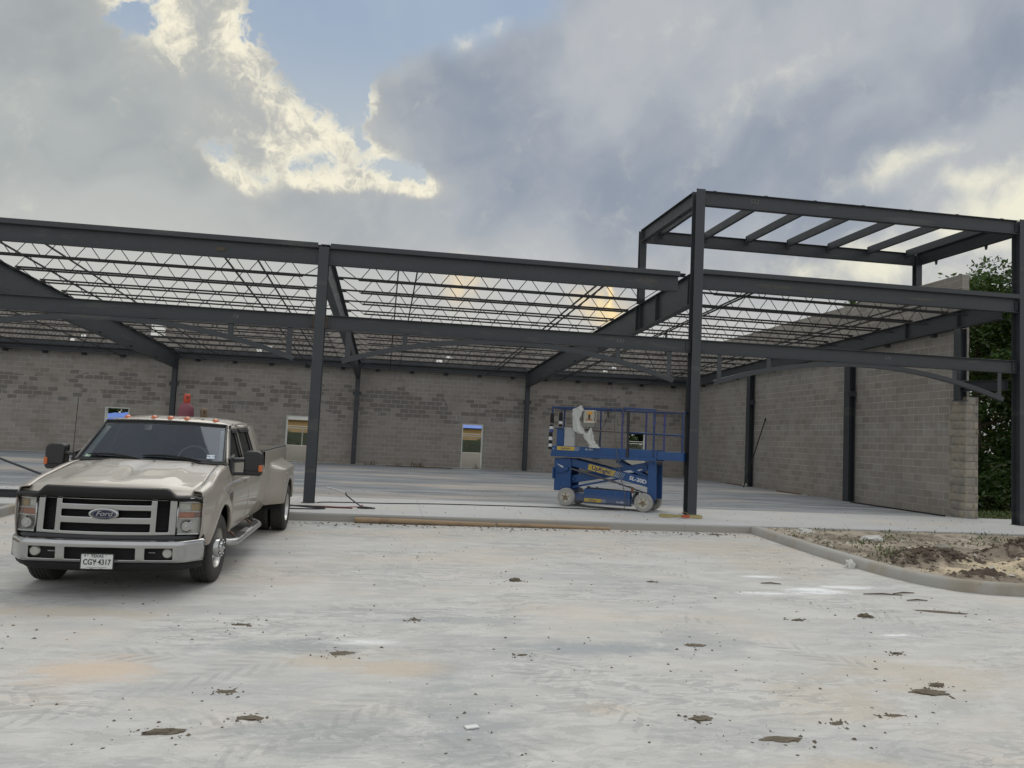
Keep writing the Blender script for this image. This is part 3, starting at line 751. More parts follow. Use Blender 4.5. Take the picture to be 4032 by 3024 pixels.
for bi, (a, b_) in enumerate(bays):
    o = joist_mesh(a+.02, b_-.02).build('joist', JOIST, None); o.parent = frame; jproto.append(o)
    for k, y in enumerate(JY):
        q = o if k == 0 else o.copy()
        if k: COL.objects.link(q)
        t = (y-16.5)/20; xo = (XR[min(bi+1, 3)]-XF[min(bi+1, 3)])*t*.7 if bi < 3 else 0
        q.location = Vector((xo*.6, y, gtop(y)-.0)) - FO
        if bi == 3: q.rotation_euler = (0, -math.atan2((g3(y)-gtop(y)), 8.0), 0)
# bridging rods across the joists
for a, b_ in bays:
    L = b_-a
    for f in (.19, .245, .74, .80):
        x = a+L*f; top = f in (.245, .80)
        m = MB(); off = -.035 if top else -JD+.075
        y0, y1 = JY[0]-.3, JY[-1]+.9
        m.bar((x, y0, gtop(y0)+off), (x-.25, y1, gtop(y1)+off), .032, .032); fbuild(m, 'bridging', JOIST)
# loose plates / drop on the joists
m = MB(); m.bar((9.9, 28.0, 5.05), (9.9, 28.0, 5.95), .07, .07); fbuild(m, 'roof_stub')
# raised canopy frame over the last bay
ZT_, YT = 7.37, 20.0
for x, zb in ((6.33, gtop(20.0)-.0), (14.42, 4.93)):
    c = MB(); c.ibeam((x, YT, zb), (x, YT, 7.36), .19, .17, .012, .010, up=(0, 1, 0))
    if x > 10: c.bx(x-.27, x+.10, YT-.09, YT+.09, 5.36, 5.375)
    fbuild(c, 'canopy_column')
def cb(p0, p1, name='canopy_beam'): b2 = MB(); b2.ibeam(p0, p1, .33, .14, .012, .008); return fbuild(b2, name)
cb((XF[2]+.105, 16.37, 7.165), (XF[3]-.105, 16.37, 7.165)); cb((6.33+.07, YT, 7.20), (14.42-.07, YT, 7.20))
for x0, x1 in ((XF[2]-.03, 6.33), (XF[3], 14.42)):
    o = cb((x0, 16.54, 7.18), (x1, YT-.10, 7.20))
    for t in (.27, .78):
        l = MB(); xx = x0+(x1-x0)*t; yy = 16.5+3.5*t; l.ext([(xx-.006, yy-.06, 7.02), (xx-.006, yy+.06, 7.02), (xx-.006, yy+.03, 6.90), (xx-.006, yy-.03, 6.90)], (.012, 0, 0)); fbuild(l, 'lug', parent=o)
for x in (6.86, 8.09, 9.29, 10.49, 11.70, 12.90, 14.08):
    m = MB(); m.prof((x, 16.45, 7.30), (x-.02, YT-.085, 7.335), [(-.045, -.095), (.035, -.095), (.035, -.086), (-.037, -.086), (-.037, .086), (.035, .086), (.035, .095), (-.045, .095)])
    m.bx(x-.08, x+.06, YT-.094, YT-.084, 7.20, 7.42)
    fbuild(m, 'purlin')
CHALK = simple('chalk', (.15, .155, .15), .9)
text('chalk_mark', 'S52', .15, CHALK, frame, Vector((7.75, 16.365-.012, 7.19))-FO, (R_(90), 0, 0), .0006, .25)
RUSTY = simple('rust_scraped', (.085, .068, .052), .8, var=.5, scale=12)
for (x, zc, w_, h_) in ((-3.66, 5.19, .20, .10), (4.36, 5.40, .22, .04)):
    m = MB(); n = 14; m.poly([(x+w_/2*math.cos(k*2*math.pi/n)*(1+.3*mnoise.noise(Vector((k*1.7, x, 0)))), 16.352-.001 if zc < 5.3 else 16.2638, zc+h_/2*math.sin(k*2*math.pi/n)*(1+.5*mnoise.noise(Vector((k*2.1, x, 4))))) for k in range(n)])
    fbuild(m, 'rust_patch', RUSTY)
for x in (XF[1]-.125, XF[1]+.125):
    m = MB(); m.bx(x-.03, x+.03, 16.340, 16.352, 3.71, 3.96); fbuild(m, 'rusty_shear_tab', RUSTY)

# bolted shear tabs where the beams meet the columns, paint marks and scuffs
for x, zc, hh, yy in ((XF[2]-.125, 3.83, .22, 16.385), (XF[2]+.125, 3.83, .22, 16.385), (XF[3]-.13, 3.83, .22, 16.385), (XF[2]+.125, 7.165, .22, 16.35), (XF[3]-.13, 7.165, .22, 16.35), (XF[2]+.125, 5.28, .22, 16.35), (XF[3]-.13, 5.28, .22, 16.35)):
    m = MB(); m.bx(x-.035, x+.035, yy-.012, yy, zc-hh/2, zc+hh/2)
    o = fbuild(m, 'shear_tab')
    for k in (-1, 0, 1):
        m = MB(); m.tube([(x, yy-.013, zc+k*.07), (x, yy-.030, zc+k*.07)], .016, 6); fbuild(m, 'bolt', parent=o)
for body, x, z in (('532', 4.75, 3.85), ('LN', 11.1, 3.86), ('74', -3.3, 3.84)):
    text('chalk_mark', body, .12, CHALK, frame, Vector((x, 16.40-.007, z))-FO, (R_(90), .1, 0), .0006, .25)
for x, z, w_, h_ in ((8.3, 5.30, 1.1, .10), (9.3, 5.26, .9, .07), (11.9, 5.27, .8, .06), (5.3, 5.22, .5, .09)):
    m = MB(); n = 40; m.poly([(x+w_/2*math.cos(k*2*math.pi/n)*(1+.25*mnoise.noise(Vector((k*.9, x, 0)))), 16.3665-.0055 if x > 6.5 else 16.3655, z+h_/2*math.sin(k*2*math.pi/n)*(1+.9*mnoise.noise(Vector((k*1.3, x, 4)))) - .002*x*0) for k in range(n)])
    fbuild(m, 'primer_scuff', simple('primer_scuff', (.075, .074, .068), .85, var=.4, scale=6))
# ---------------------------------------------------------------- pickup truck (x to the truck's left side, y to the rear, z up; front axle at 0)
def m_paint(S, b, o):
    P = S.n('TexCoord', out='Object'); n = S.noise(P, 3, 4, .6); f = S.noise(P, 60, 3, .6); x, y, z = S.sep(P)
    c = S.mix(n, (.335, .305, .262), (.38, .347, .30))
    dirt = S.mul(S.sm(z, .75, .48), S.sm(n, .25, .6, .35, .9))
    c = S.mix(dirt, c, (.25, .215, .17))
    setp(S, b, col=c, rough=.45, metal=.25, coat=.65, coatr=.03, nrm=bump(S, f, .02, .001))
PAINT = mat('gold_beige_car_paint', m_paint)
def m_chrome(S, b, o):
    P = S.n('TexCoord', out='Object'); n = S.noise(P, 5, 5, .65); f = S.noise(P, 40, 3, .6)
    setp(S, b, col=S.mix(n, (.47, .475, .475), (.38, .38, .375)), metal=1.0, rough=S.sm(n, .3, .7, .05, .16), nrm=bump(S, n, .06, .01))
CHROME = mat('chrome', m_chrome)
BLACKP = simple('black_plastic', (.018, .018, .019), .42, var=.15)
MATTE = simple('matte_black', (.010, .010, .010), .8, var=.2)
def m_rub(S, b, o):
    P = S.n('TexCoord', out='Object'); n = S.noise(P, 9, 4, .6)
    setp(S, b, col=S.mix(n, (.022, .022, .022), (.055, .052, .048)), rough=.85, nrm=bump(S, n, .3, .004))
RUBBER = mat('tyre_rubber', m_rub)
def m_glass(S, b, o):
    P = S.n('TexCoord', out='Object')
    tr = S.n('BsdfTransparent', {'Color': (.50, .56, .56, 1)}); gl = S.n('BsdfGlossy', {'Color': (.74, .82, .95, 1), 'Roughness': .03})
    fr = S.n('Fresnel', {'IOR': 1.5}); k = S.m('MULTIPLY_ADD', fr, 1.35, .0, clamp=True)
    mx = S.n('MixShader', {0: k, 1: tr, 2: gl}); S.nt.links.new(mx, o.inputs[0])
GLASS = mat('windshield_glass', m_glass)
def m_tint(S, b, o):
    tr = S.n('BsdfTransparent', {'Color': (.05, .055, .055, 1)}); gl = S.n('BsdfGlossy', {'Color': (.8, .85, .9, 1), 'Roughness': .02})
    fr = S.n('Fresnel', {'IOR': 1.5}); k = S.m('MULTIPLY_ADD', fr, 1.0, .02, clamp=True)
    mx = S.n('MixShader', {0: k, 1: tr, 2: gl}); S.nt.links.new(mx, o.inputs[0])
TINT = mat('tinted_glass', m_tint)
def m_clear(S, b, o):
    tr = S.n('BsdfTransparent', {'Color': (.90, .91, .88, 1)}); gl = S.n('BsdfGlossy', {'Color': (1, 1, 1, 1), 'Roughness': .04})
    fr = S.n('Fresnel', {'IOR': 1.5}); k = S.m('MULTIPLY_ADD', fr, 1.2, .05, clamp=True)
    mx = S.n('MixShader', {0: k, 1: tr, 2: gl}); S.nt.links.new(mx, o.inputs[0])
CLEAR = mat('clear_lens', m_clear)
AMBER = simple('amber_lens', (.52, .115, .018), .25, var=.1, coat=.6)
AMBERD = simple('amber_reflector', (.42, .12, .04), .35, var=.2, coat=.4)
INTER = simple('grey_interior', (.24, .245, .235), .8)
INTERD = simple('dark_interior', (.045, .047, .05), .8)
SILV = simple('dull_aluminium', (.42, .42, .41), .38, metal=.85)
WHITEP = simple('plate_white', (.62, .63, .62), .5, var=.04)
INKB = simple('plate_ink', (.012, .012, .014), .6)
BADGE = simple('badge_blue', (.004, .008, .045), .5)
TS = .935
truck = empty('pickup_truck', (-2.765, 9.188, gz(9.188)), (.020, 0, 0)); truck.scale = (TS, TS, TS)
tag(truck, 'beige four door dual rear wheel pickup with chrome grille parked by the kerb', 'pickup truck')
def ss(v, a, b):
    t = max(0, min(1, (v-a)/(b-a))); return t*t*(3-2*t)
ARCH = [(0.0, .405, .505), (4.38, .405, .50)]
def z_bot(y, sill=.52):
    z = sill
    for yc, zc, r in ARCH:
        if abs(y-yc) < r: z = max(z, zc + math.sqrt(r*r-(y-yc)**2))
    return z
def side_x(y, z):
    pts = [(.40, .93), (.52, .955), (.66, .985), (.82, 1.0), (.96, 1.0), (1.08, .985), (1.18, .955), (1.26, .925), (1.335, .905)]
    x = pts[-1][1]
    if z <= pts[0][0]: x = pts[0][1]
    else:
        for (a, xa), (b, xb) in zip(pts[:-1], pts[1:]):
            if z <= b: x = xa+(xb-xa)*(z-a)/(b-a); break
    x -= .055*ss(y, -.35, -.92)
    d = math.hypot(y, z-.405)
    x += .035*ss(d, .68, .56)*ss(d, .40, .50)*(1 if y < .8 else 0)
    return x
def shoulder(y): return 1.085 + .235*ss(y, -1.15, .62)*1.0 if y < .62 else 1.335
def side_panel(name, y0, y1, sgn, bottom=z_bot, topfn=shoulder, inward=(.06, .10), ny=None, nz=14):
    ny = ny or max(6, int((y1-y0)/.03)); rows = []
    for i in range(ny+1):
        y = y0+(y1-y0)*i/ny; zb, zt = bottom(y), topfn(y); row = []
        row.append((sgn*(side_x(y, zb)-.05), y, zb+.002)); row.append((sgn*(side_x(y, zb)-.012), y, zb-.004))
        for k in range(nz+1):
            z = zb+.012+(zt-zb-.012)*k/nz; row.append((sgn*side_x(y, z), y, z))
        xs_ = side_x(y, zt)
        row.append((sgn*(xs_-.022), y, zt+.016)); row.append((sgn*(xs_-inward[0]), y, zt+.022)); row.append((sgn*(xs_-inward[1]), y, zt+.024))
        rows.append(row)
    return MB().grid(rows).build(name, PAINT, truck, smooth=True, solid=.012, angle=50)
HX = .80
for sgn in (1, -1):
    side_panel('fender', -.775, .565, sgn)
    for (a, b_) in ((.575, 1.625), (1.635, 2.60)):
        d_ = side_panel('door', a, b_, sgn, bottom=lambda y: .50, topfn=lambda y: 1.335)
        h = MB(); yh = b_-.16; x0 = side_x(yh, 1.10)
        h.tube([(sgn*(x0-.01), yh-.11, 1.11), (sgn*(x0+.035), yh-.08, 1.115), (sgn*(x0+.035), yh+.05, 1.115), (sgn*(x0-.01), yh+.08, 1.11)], .013, 8)
        h.build('handle', PAINT, d_, smooth=True)
    side_panel('quarter_panel', 2.61, 3.13, sgn, bottom=lambda y: .50, topfn=lambda y: 1.335)
# hood
rows = []
for i in range(31):
    t = i/30; y = -.885 + 1.36*t; row = []
    for k in range(33):
        u = -1+2*k/32; x = u*(side_x(y, shoulder(y))-.090)
        base = shoulder(y)+.030-.012*t
        dome = (.050-.030*t)*(1-abs(u)**3.2)*ss(t, -.25, .35) + .022*(ss(abs(u), .70, .56))*ss(t, 0, .25) - .012*ss(abs(u), .16, .05)*ss(t, .1, .3)*ss(t, 1, .7)
        yy = y + (.055*abs(u)**2.5 - .0)*(1-t) + .11*(abs(u)**2)*t*1.2 - .05*t
        front = -.07*(1-ss(t, 0, .11))
        row.append((x, yy, base+dome+front))
    rows.append(row)
hood = MB().grid(rows).build('hood', PAINT, truck, smooth=True, solid=.015, angle=60)
for xx in (-.42, .10, .55):
    MB().box((xx, .30, 1.372-abs(xx)*.03), (.03, .02, .014)).build('washer_nozzle', BLACKP, hood, bevel=.004)
# cowl and inner black
c = MB(); rows = []
for i in range(5):
    rows.append([(u*.90, .47+.09*u*u+.035*i*1.0-.05, 1.345+.008*i+.018*(1-u*u)) for u in [-1+2*k/16 for k in range(17)]])
c.grid(rows); c.build('cowl', BLACKP, truck, smooth=True, solid=.01)
c = MB(); c.bx(-.82, .82, -.62, .45, .50, 1.04); c.bx(-.86, .86, .52, 3.10, .46, .56); c.bx(-.88, .88, .52, 3.1, .56, 1.0); c.bx(-.50, -.36, -.8, 5.5, .48, .62); c.bx(.36, .50, -.8, 5.5, .48, .62)
c.bx(-.80, .80, -.06, .06, .30, .42); c.bx(-.95, .95, 4.30, 4.46, .32, .46); c.lathe([(.0, -.17), (.13, -.14), (.17, 0), (.13, .14), (0, .17)], (0, 4.38, .40), 'y', 16)
c.bx(-.82, .82, 5.4, 5.6, .5, .7)
c.build('chassis', MATTE, truck)
for sgn in (1, -1):
    rows = [[(sgn*xx, .52*math.cos(a), .405+.52*math.sin(a)) for xx in (.90, .55)] for a in [math.pi*k/16 for k in range(17)]]
    MB().grid(rows).build('wheel_liner', MATTE, truck, smooth=True)
    rows = [[(sgn*xx, 4.38+.52*math.cos(a), .405+.52*math.sin(a)) for xx in (1.14, .60)] for a in [math.pi*k/16 for k in range(17)]]
    MB().grid(rows).build('wheel_liner', MATTE, truck, smooth=True)
# greenhouse
def gp(y, t, sgn): return (sgn*(.905-.135*t-.012*t*t), y, 1.352+.468*t)
for sgn in (1, -1):
    m = MB()
    def q(yb0, yb1, yt0, yt1, t0=0, t1=1, n=6):
        rows = []
        for i in range(n+1):
            t = t0+(t1-t0)*i/n; s_ = (t-t0)/(t1-t0)
            rows.append([gp(yb0+(yt0-yb0)*s_, t, sgn), gp(yb1+(yt1-yb1)*s_, t, sgn)])
        m.grid(rows)
    wy = lambda yb, yt, t: yb+(yt-yb)*t
    q(.56, .70, 1.13, 1.27)                       # A pillar
    q(1.56, 1.70, 1.56, 1.70); q(2.47, 3.13, 2.40, 2.98)
    for (a, b_, c_, d_) in ((.70, 1.56, 1.27, 1.56), (1.70, 2.47, 1.70, 2.40)):
        q(a, b_, wy(a, c_, .07), wy(b_, d_, .07), 0, .07, 1); q(wy(a, c_, .9), wy(b_, d_, .9), c_, d_, .9, 1, 1)
    m.build('cab_pillars', PAINT, truck, smooth=True, solid=.03, angle=40)
    for (a, b_, c_, d_) in ((.70, 1.56, 1.27, 1.56), (1.70, 2.47, 1.70, 2.40)):
        g_ = MB(); rows = []
        for t in (.05, .3, .6, .92):
            rows.append([tuple(Vector(gp(wy(a, c_, t)-.01, t, sgn))-Vector((sgn*.02, 0, 0))), tuple(Vector(gp(wy(b_, d_, t)+.01, t, sgn))-Vector((sgn*.02, 0, 0)))])
        g_.grid(rows); wv = g_.build('side_window', TINT, truck, smooth=True)
        # rain guard above the window
        v = MB(); rows = []
        for k in range(9):
            s_ = k/8; t = .90; y = wy(a, c_, t)+(wy(b_, d_, t)-wy(a, c_, t))*s_
            rows.append([tuple(Vector(gp(y, .94, sgn))+Vector((sgn*.004, 0, 0))), tuple(Vector(gp(y, .88, sgn))+Vector((sgn*.024, 0, 0))), tuple(Vector(gp(y, .80, sgn))+Vector((sgn*.026, 0, 0)))])
        v.grid(rows); v.build('rain_guard', BLACKP, wv, smooth=True, solid=.004)
        # black seal around the opening
        sl2 = MB(); P_ = [Vector(gp(a, .07, sgn)), Vector(gp(b_, .07, sgn)), Vector(gp(d_, .90, sgn)), Vector(gp(wy(a, c_, .9), .90, sgn))]
        for i in range(4): sl2.tube([P_[i]+Vector((sgn*.001, 0, 0)), P_[(i+1) % 4]+Vector((sgn*.001, 0, 0))], .011, 5)
        sl2.build('window_seal', BLACKP, wv, smooth=True)
rows = []
for i in range(25):
    t = i/24; y = 1.06 + (3.0-1.06)*t; row = []
    for k in range(41):
        u = -1+2*k/40; x = u*.775
        crown = .072*(1-abs(u)**4.5)**.9
        rib = -.006*sum(1 for c_ in (-.62, -.36, -.12, .12, .36, .62) if abs(u-c_) < .035)*ss(t, .10, .16)*ss(t, .95, .88)
        yy = y + (.10*u*u)*(1-t)**2
        z = 1.808 + crown*(.72+.28*math.sin(math.pi*min(1, t*1.1+.12))) + rib + .035*math.sin(math.pi*t)
        row.append((x, yy, z - .055*(1-ss(t, 0, .09)) - .05*ss(t, .94, 1)))
    rows.append(row)
roof = MB().grid(rows).build('roof', PAINT, truck, smooth=True, solid=.02, angle=70)
for x in (-.56, -.21, 0, .21, .56):
    m = MB(); m.lathe([(.052, 0), (.050, .018), (.036, .042), (.015, .052), (0.001, .054)], (0, 0, 0), 'z', 16)
    for i, v in enumerate(m.v): m.v[i] = (x+v[0]*.85, 1.27+.03*(x/.56)**2*2+v[1]*1.4, 1.868-.012*(x/.56)**2+v[2]*.95)
    m.build('roof_marker_lamp', AMBER, truck, smooth=True)
MB().lathe([(.03, 0), (.026, .015), (.001, .025)], (.40, 1.30, 1.872), 'z', 12).build('roof_aerial_button', BLACKP, truck, smooth=True)
# windshield
def ws(u, t, off=0.0):
    yb = .50-.10*(1-u*u)+.03; yt = 1.14-.09*(1-u*u)
    return Vector((u*(.865-.115*t), yb+(yt-yb)*t-off, 1.345+(1.818-1.345)*t+.025*(1-u*u)*(1-t)*0 + .026*(1-u*u)*t+off*.5))
wsf = MB().grid([[ws(-1+2*k/20, i/8) for k in range(21)] for i in range(9)]).build('windshield', GLASS, truck, smooth=True)
m = MB(); loop = [ws(-1+2*k/20, 0, .004) for k in range(21)] + [ws(1, i/8, .004) for i in range(1, 9)] + [ws(1-2*k/20, 1, .004) for k in range(1, 21)] + [ws(-1, 1-i/8, .004) for i in range(1, 9)]
m.tube(loop, .017, 6); m.build('windshield_seal', BLACKP, wsf, smooth=True)
m = MB(); m.grid([[ws(-1+2*k/20, t, .002) for k in range(21)] for t in (.93, 1.0)]); m.grid([[ws(-1+2*k/20, t, .002) for k in range(21)] for t in (0, .07)]); m.build('black_border', MATTE, wsf, smooth=True)
for (xa, ta, xb, tb) in ((-.88, .10, -.10, .02), (-.12, .12, .70, .03)):
    m = MB(); pts = [ws(xa+(xb-xa)*k/8, ta+(tb-ta)*k/8+.045*math.sin(math.pi*k/8)+.02, .018+.006*math.sin(math.pi*k/8)) for k in range(9)]
    m.tube(pts, [.006]+[.014]*7+[.010], 6); m.tube([pts[4]+Vector((0, -.01, .0)), ws(xb+.05, -.02, .02)], .009, 5); m.build('wiper', MATTE, truck, smooth=True)
m = MB(); m.grid([[ws(u, t, .003) for u in (.76, .87)] for t in (.13, .22)]); stk = m.build('inspection_sticker', simple('sticker_white', (.55, .62, .66), .5), wsf)
pz = ws(.815, .175, .008)
text('sticker_number', '04-19', .042, simple('sticker_ink', (.02, .06, .14), .6), wsf, pz, (R_(40), 0, 0), .0005)
m = MB(); m.grid([[ws(u, t, .003) for u in (-.92, -.84)] for t in (.07, .13)]); m.build('inspection_sticker', simple('sticker_green', (.30, .42, .34), .5), wsf)
# interior
for sgn in (1, -1):
    m = MB(); m.grid([[tuple(ws(sgn*u, t, -.03-.02*k)) for k, u in enumerate((.985, .90))] for t in (.05, .3, .6, .9)]); m.build('pillar_trim', simple('pale_trim', (.50, .52, .48), .7), truck, smooth=True, solid=.01)
m = MB(); rows = []
for i in range(6): rows.append([(u*.84, .50+.09*u*u+.10*i, 1.30+.02*math.sin(i*.6)+.02*(1-u*u)) for u in [-1+2*k/12 for k in range(13)]])
m.grid(rows); m.bx(-.84, .84, 1.0, 1.05, .9, 1.32); dash = m.build('dashboard', INTER, truck, smooth=True, angle=40)
m = MB(); cst = Vector((.37, 1.02, 1.36)); ax = Vector((0, -math.cos(R_(25)), math.sin(R_(25)))).normalized(); e1 = Vector((1, 0, 0)); e2 = ax.cross(e1)
m.tube([cst+(e1*math.cos(a)+e2*math.sin(a))*.19 for a in [2*math.pi*k/28 for k in range(29)]], .016, 8); m.tube([cst-e1*.18, cst+e1*.18], .02, 6); m.tube([cst, cst-Vector((0, .3, .12))], .03, 8)
m.build('steering_wheel', INTER, truck, smooth=True)
for x in (-.40, .40):
    m = MB(); m.box((x, 1.62, 1.22), (.50, .16, .62), Matrix.Rotation(R_(-12), 3, 'X')); m.box((x, 1.70, 1.62), (.26, .10, .17)); m.box((x, 1.42, .98), (.5, .5, .14))
    m.build('seat', INTERD, truck, bevel=.04, smooth=True)
m = MB(); m.bx(-.75, .75, 2.50, 2.66, .95, 1.50); m.build('rear_seat', INTERD, truck, bevel=.04)
m = MB(); m.bx(-.80, .80, .62, 3.08, 1.02, 1.05); m.bx(-.70, .70, 1.2, 2.95, 1.815, 1.825); m.build('headliner', INTERD, truck)
m = MB(); m.grid([[(u*.80*(1-.1*t), 3.10-.10*t+.02*(1-u*u), 1.36+.46*t) for u in (-1, -.5, 0, .5, 1)] for t in (0, .5, 1)]); m.build('rear_window', TINT, truck, smooth=True)
m = MB(); m.bx(-.89, .89, 3.09, 3.12, .56, 1.36); m.build('cab_back_panel', PAINT, truck)
m = MB(); m.box((0, 1.14, 1.72), (.26, .04, .07)); m.build('rear_view_mirror', BLACKP, wsf, bevel=.015)

# bumper: curved chrome with three openings
def curved_sheet(xs_, zs_, fy, skip, mat_, name, parent=truck, solid=.02, sub=2):
    rows = [[(x, fy(x, z), z) for x in xs_] for z in zs_]
    return MB().grid(rows, skip=skip).build(name, mat_, parent, smooth=True, solid=solid, subsurf=sub)
bz = [.375, .385, .405, .415, .428, .520, .535, .55, .59, .612, .622]
bxs = [-.965, -.955, -.89, -.80, -.725, -.71, -.695, -.58, -.455, -.44, -.425, -.36, -.345, -.33, -.18, 0, .18, .33, .345, .36, .425, .44, .455, .58, .695, .71, .725, .80, .89, .955, .965]
def b_y(x, z):
    u = abs(x)/.965
    prof_ = {.375: .045, .385: .020, .405: .006, .415: .004, .428: 0, .520: -.005, .535: -.006, .55: -.010, .59: -.008, .612: .012, .622: .05}[z]
    return -1.03 + .085*u*u + .19*ss(u, .80, 1.0)**1.3 + prof_
def bskip(i, j):
    if not (3 <= i < 6): return False
    xm = (bxs[j]+bxs[j+1])/2
    return abs(xm) < .345 or .44 < abs(xm) < .71
bump_ = curved_sheet(bxs, bz, b_y, bskip, CHROME, 'bumper')
for sgn in (1, -1):
    m = MB(); m.grid([[(sgn*.965, -.755+.0, z), (sgn*.958, -.60, z+.005)] for z in (.40, .5, .60)]); m.build('bumper_return', CHROME, bump_, smooth=True, solid=.01)
m = MB(); m.bx(-.80, .80, -.93, -.86, .38, .60); m.build('bumper_core', MATTE, bump_)
rows = []
for k in range(25):
    u = -1+2*k/24; yy = -1.0+.10*u*u+.16*ss(abs(u), .8, 1); rows.append([(u*.95, yy+.035, .37), (u*.94, yy+.05, .33-.015*(1-u*u)), (u*.93, yy+.11, .29-.02*(1-u*u)), (u*.92, yy+.22, .30)])
MB().grid(rows).build('front_valance', MATTE, truck, smooth=True, solid=.01)
rows = []
for k in range(25):
    u = -1+2*k/24; yy = -1.0+.10*u*u+.17*ss(abs(u), .8, 1); rows.append([(u*.965, yy+.02, .622), (u*.955, yy+.05, .655), (u*.94, yy+.14, .665)])
MB().grid(rows).build('bumper_top_pad', BLACKP, truck, smooth=True, solid=.008)
for sgn in (1, -1):
    m = MB(); m.lathe([(.001, -.012), (.045, -.010), (.056, 0), (.056, .03)], (0, 0, 0), 'y', 20)
    m.v = [(sgn*.655+a*.95, -.955+b_, .483+c_*.93) for a, b_, c_ in m.v]; fl = m.build('fog_lamp', simple('fog_lens', (.42, .42, .38), .2, metal=.2, var=.25, scale=30), bump_, smooth=True)
    m = MB(); m.tube([(sgn*.46, -.945, .485), (sgn*.53, -.95, .485)], .008, 6); m.build('tow_hook', SILV, bump_, smooth=True)
# plate
m = MB(); m.box((0, -1.075, .405), (.315, .006, .160)); pl = m.build('license_plate', WHITEP, truck, bevel=.012)
m = MB(); 
for (a, b_, c_, d_) in ((-.164, .164, .479, .489), (-.164, .164, .321, .331), (-.164, -.154, .321, .489), (.154, .164, .321, .489)): m.bx(a, b_, -1.080, -1.072, c_, d_)
m.build('plate_frame', BLACKP, pl)
text('plate_state', 'TEXAS', .040, INKB, pl, (0, -1.0800, .460), (R_(90), 0, 0), .0006, sx=1.05, bold=.0006)
text('plate_number', 'CGY 4317', .078, INKB, pl, (0, -1.0800, .397), (R_(90), 0, 0), .0006, sx=.80, bold=.0012)
def star(cx, cz, r, y, m_, parent, nm='star', n=5):
    pts = [(cx+(r if k % 2 == 0 else r*.42)*math.sin(k*math.pi/n), y, cz+(r if k % 2 == 0 else r*.42)*math.cos(k*math.pi/n)) for k in range(2*n)]
    mm = MB(); mm.ext(pts, (0, .0012, 0)); return mm.build(nm, m_, parent)
star(-.012, .405, .011, -1.0795, INKB, pl); star(-.118, .464, .013, -1.0795, INKB, pl); star(-.092, .470, .008, -1.0795, INKB, pl)
star(.088, .469, .009, -1.0795, simple('plate_grey', (.3, .3, .3), .6), pl)
m = MB(); 
for x in (-.045, .045): m.bx(x-.012, x+.012, -1.082, -1.079, .318, .334)
m.bx(-.10, .10, -1.0792, -1.0785, .343, .346); m.build('plate_clip', INKB, pl)
# grille
gxs = [-.70, -.69, -.635, -.625, -.612, -.518, -.505, -.495, -.455, -.445, -.432, -.2, 0, .2, .432, .445, .455, .495, .505, .518, .612, .625, .635, .69, .70]
gzs = [.645, .655, .685, .695, .706, .764, .775, .785, .835, .845, .856, .904, .915, .925, .968, .978, .988, 1.02, 1.03, 1.06]
def g_y(x, z): return -.955 + .09*(x/.7)**2 + (.02 if z in (.645, 1.06) else 0) + .05*(z-.65)
def gskip(i, j):
    zm = (gzs[i]+gzs[i+1])/2; xm = abs((gxs[j]+gxs[j+1])/2)
    if .505 < xm < .625 and .695 < zm < 1.03: return True
    if xm < .445 and (.695 < zm < .775 or .845 < zm < .915 or .978 < zm < 1.03): return True
    return False
gr = curved_sheet(gxs, gzs, g_y, gskip, CHROME, 'grille', solid=.03, sub=2)
m = MB(); m.grid([[(x, -.89+.09*(x/.7)**2+.05*(z-.65), z) for x in (-.66, -.4, -.2, 0, .2, .4, .66)] for z in (.66, 1.05)]); m.build('grille_backing', MATTE, gr)
m = MB()
for k in range(26):
    z = .70+.0135*k; m.tube([(x, -.905+.09*(x/.7)**2+.05*(z-.65), z) for x in (-.64, -.5, -.3, -.1, .1, .3, .5, .64)], .0032, 4)
m.build('grille_slats', BLACKP, gr)
m = MB(); n = 40
def oval(rx, rz, y, sq=.0): return [(rx*math.cos(2*math.pi*k/n), y+.3*(rx*math.cos(2*math.pi*k/n))**2*0, .882+rz*math.sin(2*math.pi*k/n)) for k in range(n)]
m.grid([oval(.152, .060, -.945), oval(.149, .057, -.985), oval(.126, .0475, -.992), oval(.121, .0435, -.982)], closed=True); ov = m.build('oval_badge', CHROME, gr, smooth=True)
m = MB(); m.poly(oval(.1215, .044, -.983)); m.build('badge_field', BADGE, ov)
m = MB(); m.grid([oval(.114, .0395, -.9842), oval(.1105, .037, -.9842)], closed=True); m.build('badge_line', SILV, ov)
text('badge_script', 'Ford', .074, SILV, ov, (0, -.9855, .884), (R_(90), 0, 0), .0012, shear=.35, sx=1.15, bold=.0004)
